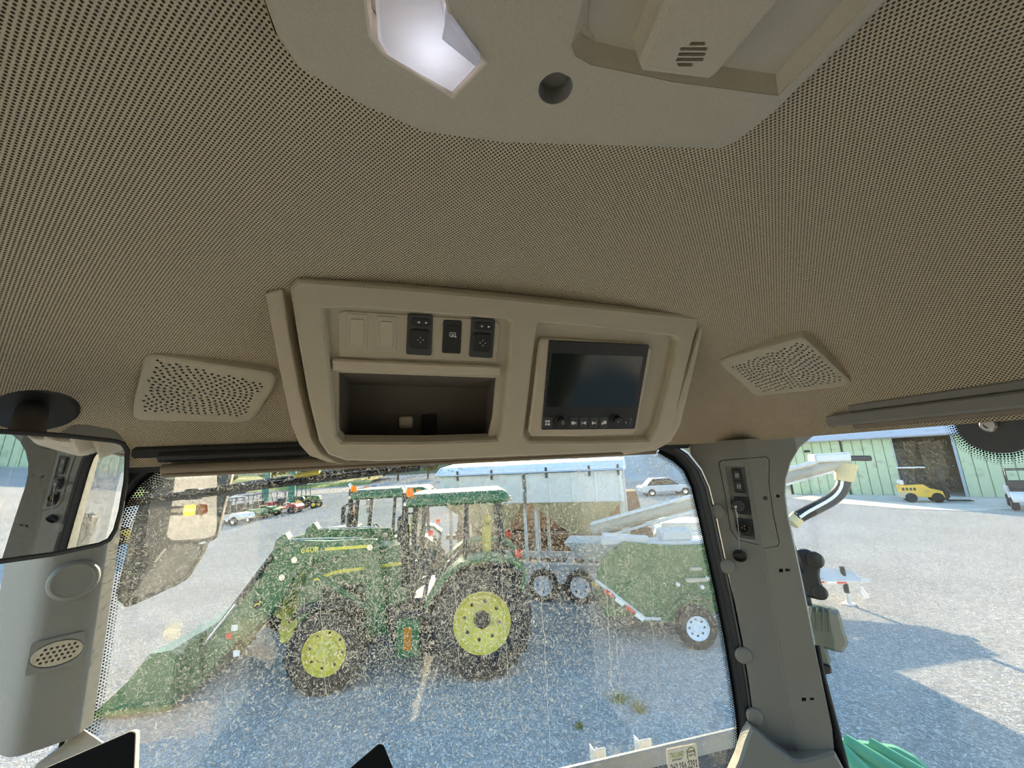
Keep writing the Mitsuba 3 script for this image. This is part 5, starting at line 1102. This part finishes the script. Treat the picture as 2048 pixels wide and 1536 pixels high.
# green fender outside the bottom of the right window
gf = thing('green_fender', 'pale green ribbed fender below the right window', 'fender')
paint('fender_green', (.10, .36, .20), .35, (.35, .38, .26))
GF = Frame(E(1.55, 1.0, -1.35), (-.25, -.3, 1), right=(1, 0, 0))
gp = [(1672, 1470), (1720, 1476), (1790, 1485), (1840, 1512), (1866, 1540), (1890, 1600), (1700, 1600), (1685, 1530)]
fk2 = part(gf, 'panel', GF.put(slab(rounded(GF.uv(gp), .02), (), ((-.06, 0, 0), (-.01, 0, 0), (0, .02, 0)))), 'fender_green', smooth=40)
for q0, q1, r_ in (((1690, 1482), (1850, 1580), .035), ((1740, 1484), (1872, 1560), .025), ((1680, 1500), (1760, 1580), .04)):
    a, b = GF.at(*GF.uv([q0])[0], -.012), GF.at(*GF.uv([q1])[0], -.012); part(fk2, 'rib', tube([a, a * .5 + b * .5, b], r_, 12), 'fender_green', smooth=40)

# ---------------------------------------------------------------- small vehicles in the yard
def small_wheel(parent, M, x, y, r, w_, rim):
    k = part(parent, 'wheel', moved(shift(lathe([(r * .5, -w_ * .5), (r * .85, -w_ * .52), (r, -w_ * .3), (r, w_ * .3), (r * .85, w_ * .52), (r * .5, w_ * .5)], 18, 'y'), x, y, r), M), 'tyre_rubber', smooth=35)
    part(k, 'rim', moved(shift(lathe([(0, -w_ * .4), (r * .5, -w_ * .48), (r * .5, w_ * .48), (0, w_ * .4)], 14, 'y'), x, y, r), M), rim, smooth=35)
def utility_vehicle(label, M, body, roofmat=None, frame='black_plastic', group=None):
    t = thing('utility_vehicle', label, 'utility vehicle', group); P = lambda n, m, mt, sm=30: part(t, n, moved(m, M), mt, smooth=sm)
    P('body', cat(prism(rounded([(-1.4, .45), (-1.4, .75), (-.3, .78), (-.25, .52), (.55, .50), (.6, .85), (1.25, .78), (1.45, .55), (1.4, .40)], .05), -.68, .68, .03)), body)
    P('cargo_bed', cat(rbox(-1.5, -.35, -.70, -.64, .75, 1.02, .01), rbox(-1.5, -.35, .64, .70, .75, 1.02, .01), rbox(-1.5, -1.44, -.7, .7, .75, 1.02, .01), rbox(-.41, -.35, -.7, .7, .75, 1.05, .01)), body)
    fr = []
    for s in (-1, 1): fr += [tube([(.62, s * .62, .85), (.32, s * .60, 1.85), (-.35, s * .60, 1.88), (-.42, s * .62, .8)], .028, 8)]
    fr += [cyl((.32, -.6, 1.85), (.32, .6, 1.85), .026, 8), cyl((-.35, -.6, 1.88), (-.35, .6, 1.88), .026, 8)]
    P('roll_frame', cat(*fr), frame, 35)
    if roofmat: P('roof', rbox(-.45, .42, -.68, .68, 1.88, 1.95, .02), roofmat)
    P('seat', cat(rbox(-.28, .15, -.6, .6, .78, .90, .04), rbox(-.34, -.22, -.6, .6, .88, 1.32, .04)), 'black_plastic')
    for x in (-.92, .95):
        for y in (-.62, .62): small_wheel(t, M, x, y, .31, .24, 'dull_yellow' if body == 'tractor_green' else 'chrome')
    return t
utility_vehicle('white utility vehicle with a white roof at the near end of the left row', Rz(-25, (-13.6, 33.2, 0)), 'utility_white', 'utility_white')
utility_vehicle('dark green utility vehicle with a bare frame next to the white one', Rz(-20, (-13.6, 35.6, 0)), 'tractor_green')
utility_vehicle('green utility vehicle with a bare frame beside the first green post', Rz(-15, (-13.2, 37.6, 0)), 'tractor_green')
utility_vehicle('red utility vehicle in the left row before the small tractor', Rz(-12, (-12.0, 39.3, 0)), 'red_paint')
uw = utility_vehicle('white utility vehicle with a black frame at the right edge of the yard', Rz(-150, (28.6, 13.7, .03)), 'utility_white')
def tractor_small(label, M, body, wheelmat):
    t = thing('compact_tractor', label, 'tractor'); P = lambda n, m, mt, sm=30: part(t, n, moved(m, M), mt, smooth=sm)
    P('hood', prism(rounded([(.5, .7), (.5, 1.25), (1.6, 1.15), (1.75, .7)], .08), -.3, .3, .03), body)
    P('chassis', rbox(-.4, 1.6, -.2, .2, .4, .75, .03), 'black_plastic')
    P('cab_frame', cat(*[cyl((x, s * .5, .9), (x * .9, s * .52, 2.2), .035, 8) for x in (-.4, .5) for s in (-1, 1)], rbox(-.5, .55, -.6, .6, 2.18, 2.28, .03)), 'black_plastic')
    P('roof', rbox(-.52, .58, -.62, .62, 2.26, 2.34, .03), body)
    P('fender', prism([(-.7, .8), (-.4, 1.25), (.3, 1.2), (.5, .8)], -.8, -.45), body); P('fender', prism([(-.7, .8), (-.4, 1.25), (.3, 1.2), (.5, .8)], .45, .8), body)
    for s in (-1, 1): small_wheel(t, M, 0, s * .7, .58, .32, wheelmat); small_wheel(t, M, 1.3, s * .62, .36, .22, wheelmat)
    return t
tractor_small('small green cab tractor at the far end of the left row', Rz(-8, (-11.6, 43.2, 0)), 'tractor_green', 'decal_yellow')
def ride_mower(label, M, body, group=None):
    t = thing('riding_mower', label, 'mower', group); P = lambda n, m, mt, sm=30: part(t, n, moved(m, M), mt, smooth=sm)
    P('deck', rbox(-.2, .9, -.6, .6, .16, .32, .04), body); P('body', cat(rbox(-.9, .1, -.4, .4, .35, .75, .05), rbox(.6, 1.0, -.3, .3, .35, .5, .03)), body)
    P('seat', cat(rbox(-.35, .1, -.22, .22, .75, .86, .03), rbox(-.42, -.3, -.22, .22, .84, 1.25, .03)), 'black_plastic')
    P('roll_bar', tube([(-.45, -.4, .6), (-.5, -.38, 1.6), (-.5, .38, 1.6), (-.45, .4, .6)], .025, 8), 'black_plastic')
    for s in (-1, 1): small_wheel(t, M, -.55, s * .5, .29, .26, body if body != 'tractor_green' else 'decal_yellow'); small_wheel(t, M, .95, s * .42, .16, .1, 'black_plastic')
    return t
ride_mower('dark riding mower between the second green post and the red vehicle', Rz(20, (-13.9, 40.6, 0)), 'black_plastic')
ride_mower('amber-yellow mower at the far left behind the black dot border', Rz(60, (-16.6, 27.6, 0)), 'dull_yellow')
ride_mower('green mower with a tall bar left of the first green post', Rz(-30, (-16.6, 40.4, 0)), 'tractor_green')
cn = thing('traffic_cone', 'small orange traffic cone between the row of vehicles and the second tractor', 'cone')
mat('cone_orange', (.85, .28, .08), .5)
part(cn, 'base', shift(rbox(-.18, .18, -.18, .18, 0, .04, .01), -5.2, 33.0), 'cone_orange'); part(cn, 'body', shift(lathe([(.14, .04), (.03, .70), (0, .70)], 16), -5.2, 33.0), 'cone_orange', smooth=35)
part(cn, 'band', shift(lathe([(.095, .28), (.07, .45)], 16), -5.2, 33.0), 'decal_white', smooth=35)
def car(label, M, c, group=None):
    t = thing('car', label, 'car', group); P = lambda n, m, mt, sm=30: part(t, n, moved(m, M), mt, smooth=sm)
    P('body', prism(rounded([(-2.2, .35), (-2.25, .8), (-2.0, .92), (1.0, .92), (2.15, .75), (2.2, .35)], .12), -.88, .88, .06), c)
    cb_ = prism(rounded([(-1.75, .90), (-1.25, 1.42), (.15, 1.45), (1.05, .90)], .12), -.78, .78, .10); P('cabin', cb_, 'black_gloss')
    P('roof', prism(rounded([(-1.22, 1.40), (-1.15, 1.49), (.1, 1.50), (.25, 1.40)], .04), -.68, .68, .02), c)
    for x in (-1.4, 1.4):
        for s in (-1, 1): small_wheel(t, M, x, s * .80, .33, .22, 'chrome')
paint('car_silver', (.50, .55, .62), .25); paint('car_dark', (.06, .07, .08), .25)
car('silver car parked beyond the conveyor tube at the top right of the windshield', Rz(-15, (20.5, 31.5, 0)), 'car_silver')
car('dark car beside the barn corner, right of the pillar', Rz(70, (31.0, 32.0, 0)), 'car_dark')
car('pale car far off at the top left of the windshield', Rz(30, (-34, 78, 0)), 'utility_white')
car('dark car beside the pale car at the top left of the windshield', Rz(30, (-39.5, 76, 0)), 'car_dark')

# ---------------------------------------------------------------- buildings, posts and trees behind
mat('teal_paint', (.03, .16, .13), .5)
for i, (x, y, lab) in enumerate(((-15.8, 45.8, 'dark green post of the open shed, left one'), (-14.2, 48.6, 'dark green post of the open shed, right one beside the small tractor'))):
    t = thing('shed_post', lab, 'post'); part(t, 'shaft', rbox(x - .32, x + .32, y - .2, y + .2, 0, 6.18, .03), 'teal_paint'); part(t, 'base_plate', rbox(x - .5, x + .5, y - .35, y + .35, 0, .05, .01), 'galvanised')
sh = thing('open_shed', 'dark green canopy beam carried by the two green posts', 'shed')
part(sh, 'beam', rbox(-26, -8, 44.5, 50, 6.2, 6.7, .05), 'teal_paint'); part(sh, 'fascia', rbox(-26.2, -7.8, 44.2, 44.48, 6.22, 6.9, .03), 'teal_paint')
paint('building_blue', (.42, .50, .62), .6); paint('building_brown', (.22, .18, .12), .7)
def building(label, x, y, w_, d_, h_, rot, wall, roof, door=None, ridge=2.0):
    M = Rz(rot, (x, y, 0)); t = thing('building', label, 'building')
    n = max(3, int(w_ / .9)); V, F = [], []
    part(t, 'wall', moved(cat(box(-w_ / 2, w_ / 2, 0, d_, 0, h_), *[box(a, a + .06, -.04, 0, 0, h_) for a in np.linspace(-w_ / 2, w_ / 2 - .06, n)]), M), wall)
    part(t, 'roof', moved(cat(mk([(-w_ / 2 - .4, -.5, h_), (w_ / 2 + .4, -.5, h_), (w_ / 2 + .4, d_ / 2, h_ + ridge), (-w_ / 2 - .4, d_ / 2, h_ + ridge), (w_ / 2 + .4, d_ + .5, h_), (-w_ / 2 - .4, d_ + .5, h_)], [[0, 1, 2], [0, 2, 3], [3, 2, 4], [3, 4, 5]])), M), roof)
    for a, b, hh, m in door or ():
        part(t, 'door', moved(rbox(a, b, -.10, -.02, 0, hh, .01), M), m)
    return t
building('long blue-grey metal building behind the conveyor at the top right of the windshield', 29.0, 52.0, 24, 12, 6.5, -25, 'building_blue', 'barn_roof', [(-8.6, -5.0, 5.2, 'building_brown'), (2, 5, 4.5, 'barn_roof')])
building('low blue-grey building left of the green barn beyond the pillar', 47.0, 45.0, 14, 10, 4.2, -45, 'building_blue', 'barn_roof')
mat('bark', (.10, .08, .06), .9)
def leaf_mat(name, c): scene[name + '_material'] = {'type': 'principledthin', 'base_color': proc(lambda p, n, uv: mi.Color3f(*c) * (.6 + .8 * noise(p.x * 2.3, p.y * 2.3, p.z * 2.3))), 'roughness': .7, 'diff_trans': .5, 'spec_trans': 0.0}
leaf_mat('leaf_dark', (.10, .12, .05)); leaf_mat('leaf_olive', (.17, .16, .07))
def tree(label, x, y, h_, r_, m, seed, group):
    rs = np.random.RandomState(seed); t = thing('tree', label, 'tree', group)
    br = [tube([(x, y, 0), (x + rs.normal(0, .1), y, h_ * .35), (x + rs.normal(0, .3), y, h_ * .7)], [.035 * h_, .028 * h_, .012 * h_], 8)]
    for i in range(5):
        a = rs.uniform(0, 6.28); br.append(tube([(x, y, h_ * rs.uniform(.3, .5)), (x + r_ * .4 * np.cos(a), y + r_ * .4 * np.sin(a), h_ * .6), (x + r_ * .7 * np.cos(a), y + r_ * .7 * np.sin(a), h_ * .75)], [.014 * h_, .01 * h_, .005 * h_], 6))
    part(t, 'trunk', cat(*br), 'bark', smooth=35)
    n = 2600; blobs = [(rs.normal(0, .45) * r_, rs.normal(0, .45) * r_, h_ * rs.uniform(.38, .88), r_ * rs.uniform(.35, .6)) for _ in range(11)]
    V, F = [], []
    for i in range(n):
        b = blobs[rs.randint(11)]; d = unit(rs.normal(0, 1, 3)); c = np.array([x + b[0], y + b[1], b[2]]) + d * b[3] * rs.uniform(.6, 1.05)
        a_ = unit(rs.normal(0, 1, 3)); bb = unit(np.cross(a_, rs.normal(0, 1, 3))); s = .055 * h_ * rs.uniform(.6, 1.3); o = len(V)
        V += [c - a_ * s, c + bb * s * .5, c + a_ * s, c - bb * s * .5]; F += [[o, o + 1, o + 2], [o, o + 2, o + 3]]
    part(t, 'foliage', mk(V, F), m, kind='stuff')
TG = 'trees along the far side of the yard'
TL = ['dark tree at the far left behind the exterior mirror', 'olive tree between the exterior mirror and the first green post', 'dark tree at the very left edge of the tree row', 'olive tree behind the pair of green posts', 'dark tree behind the gap left of the second tractor', 'olive tree above the hood of the second tractor', 'dark tree directly behind the second tractor cab', 'olive tree behind the small amber marker lamp of the second tractor', 'dark tree behind the loader tractor roof', 'olive tree behind the left end of the white seed trailer', 'dark tree behind the right end of the white seed trailer']
for i, (x, y, h_, r_) in enumerate(((-52, 120, 7, 3.2), (-42, 124, 8, 3.2), (-62, 118, 7, 3.2), (-33, 128, 7, 3.2), (-24, 122, 9, 3.2), (-15, 118, 8, 3.2), (-7, 114, 8.5, 3.0), (1, 116, 8, 3.0), (9, 112, 8, 3.0), (17, 110, 9, 3.2), (26, 100, 9, 3.2))):
    tree(TL[i], x, y, h_, r_, ('leaf_dark', 'leaf_olive')[i % 2], 20 + i, TG)
tree('olive tree rising behind the roof of the green barn', 58.0, 36.0, 9.5, 4.0, 'leaf_olive', 50, None)
def bank_col(p, n, uv): return mix((.16, .22, .06), (.42, .36, .16), smoothstep(.35, .7, fbm(p.x * .08, p.y * .08, 0, 3))) * (.8 + .4 * noise(p.x * 2, p.y * 2))
mat('grass_bank', proc(bank_col), .95, spec=.1)
struct('grass_bank', mk([(-75, 74, .05), (-13, 100, .05), (-13, 112, .7), (-75, 84, .7), (-70, 150, 3.5), (-10, 160, 2.5)], [[0, 1, 2], [0, 2, 3], [3, 2, 5], [3, 5, 4]]), 'grass_bank', label='sunlit grass bank at the left edge of the yard')
mat('asphalt', (.16, .17, .19), .85)
struct('road', mk([(-30, 62, .03), (-8, 72, .03), (-10, 92, .04), (-44, 76, .04)], [[0, 1, 2], [0, 2, 3]]), 'asphalt', label='grey road beyond the row of vehicles')
V, F = [], []
hx_ = np.linspace(-420, 420, 60)
for i, x in enumerate(hx_):
    hgt = 7 + 6 * meshkit.fbm(np.array([x * .012, 3.1, .4])); V += [(x, 210, 0), (x, 240, hgt), (x, 330, hgt * 1.7)]
for i in range(59):
    a = 3 * i; F += [[a, a + 3, a + 4], [a, a + 4, a + 1], [a + 1, a + 4, a + 5], [a + 1, a + 5, a + 2]]
def hill_col(p, n, uv): return mix((.08, .10, .05), (.24, .22, .13), fbm(p.x * .11, p.y * .11, p.z * .3, 4))
mat('wooded_hill', proc(hill_col), .95, spec=.1)
struct('hill', mk(V, F), 'wooded_hill', smooth=True, label='wooded hill on the horizon')
# weeds in the gravel
scene['weed_green_material'] = {'type': 'principledthin', 'base_color': rgb(.22, .26, .07), 'roughness': .7, 'diff_trans': .6, 'spec_trans': 0.0}
scene['weed_dry_material'] = {'type': 'principledthin', 'base_color': rgb(.42, .36, .18), 'roughness': .7, 'diff_trans': .5, 'spec_trans': 0.0}
def weed(label, x, y, r_, h_, m, seed):
    rs = np.random.RandomState(seed); V, F = [], []
    for i in range(90):
        a, q = rs.uniform(0, 6.28), rs.uniform(0, r_); b = np.array([x + q * np.cos(a), y + q * np.sin(a), 0]); tip = b + np.array([rs.normal(0, r_ * .6), rs.normal(0, r_ * .6), h_ * rs.uniform(.5, 1)]); wv = np.array([-np.sin(a), np.cos(a), 0]) * .006; o = len(V)
        V += [b - wv, b + wv, tip]; F.append([o, o + 1, o + 2])
    solo('weed', label, 'weed', mk(V, F), m)
weed('green weed growing in the gravel in front of the mower', 2.72, 5.93, .14, .12, 'weed_green', 1)
weed('dry straw-coloured weed in the gravel beside the green one', 2.86, 5.62, .10, .16, 'weed_dry', 2)
weed('small green weed in the gravel near the front beam', 1.95, 5.55, .06, .06, 'weed_green', 3)
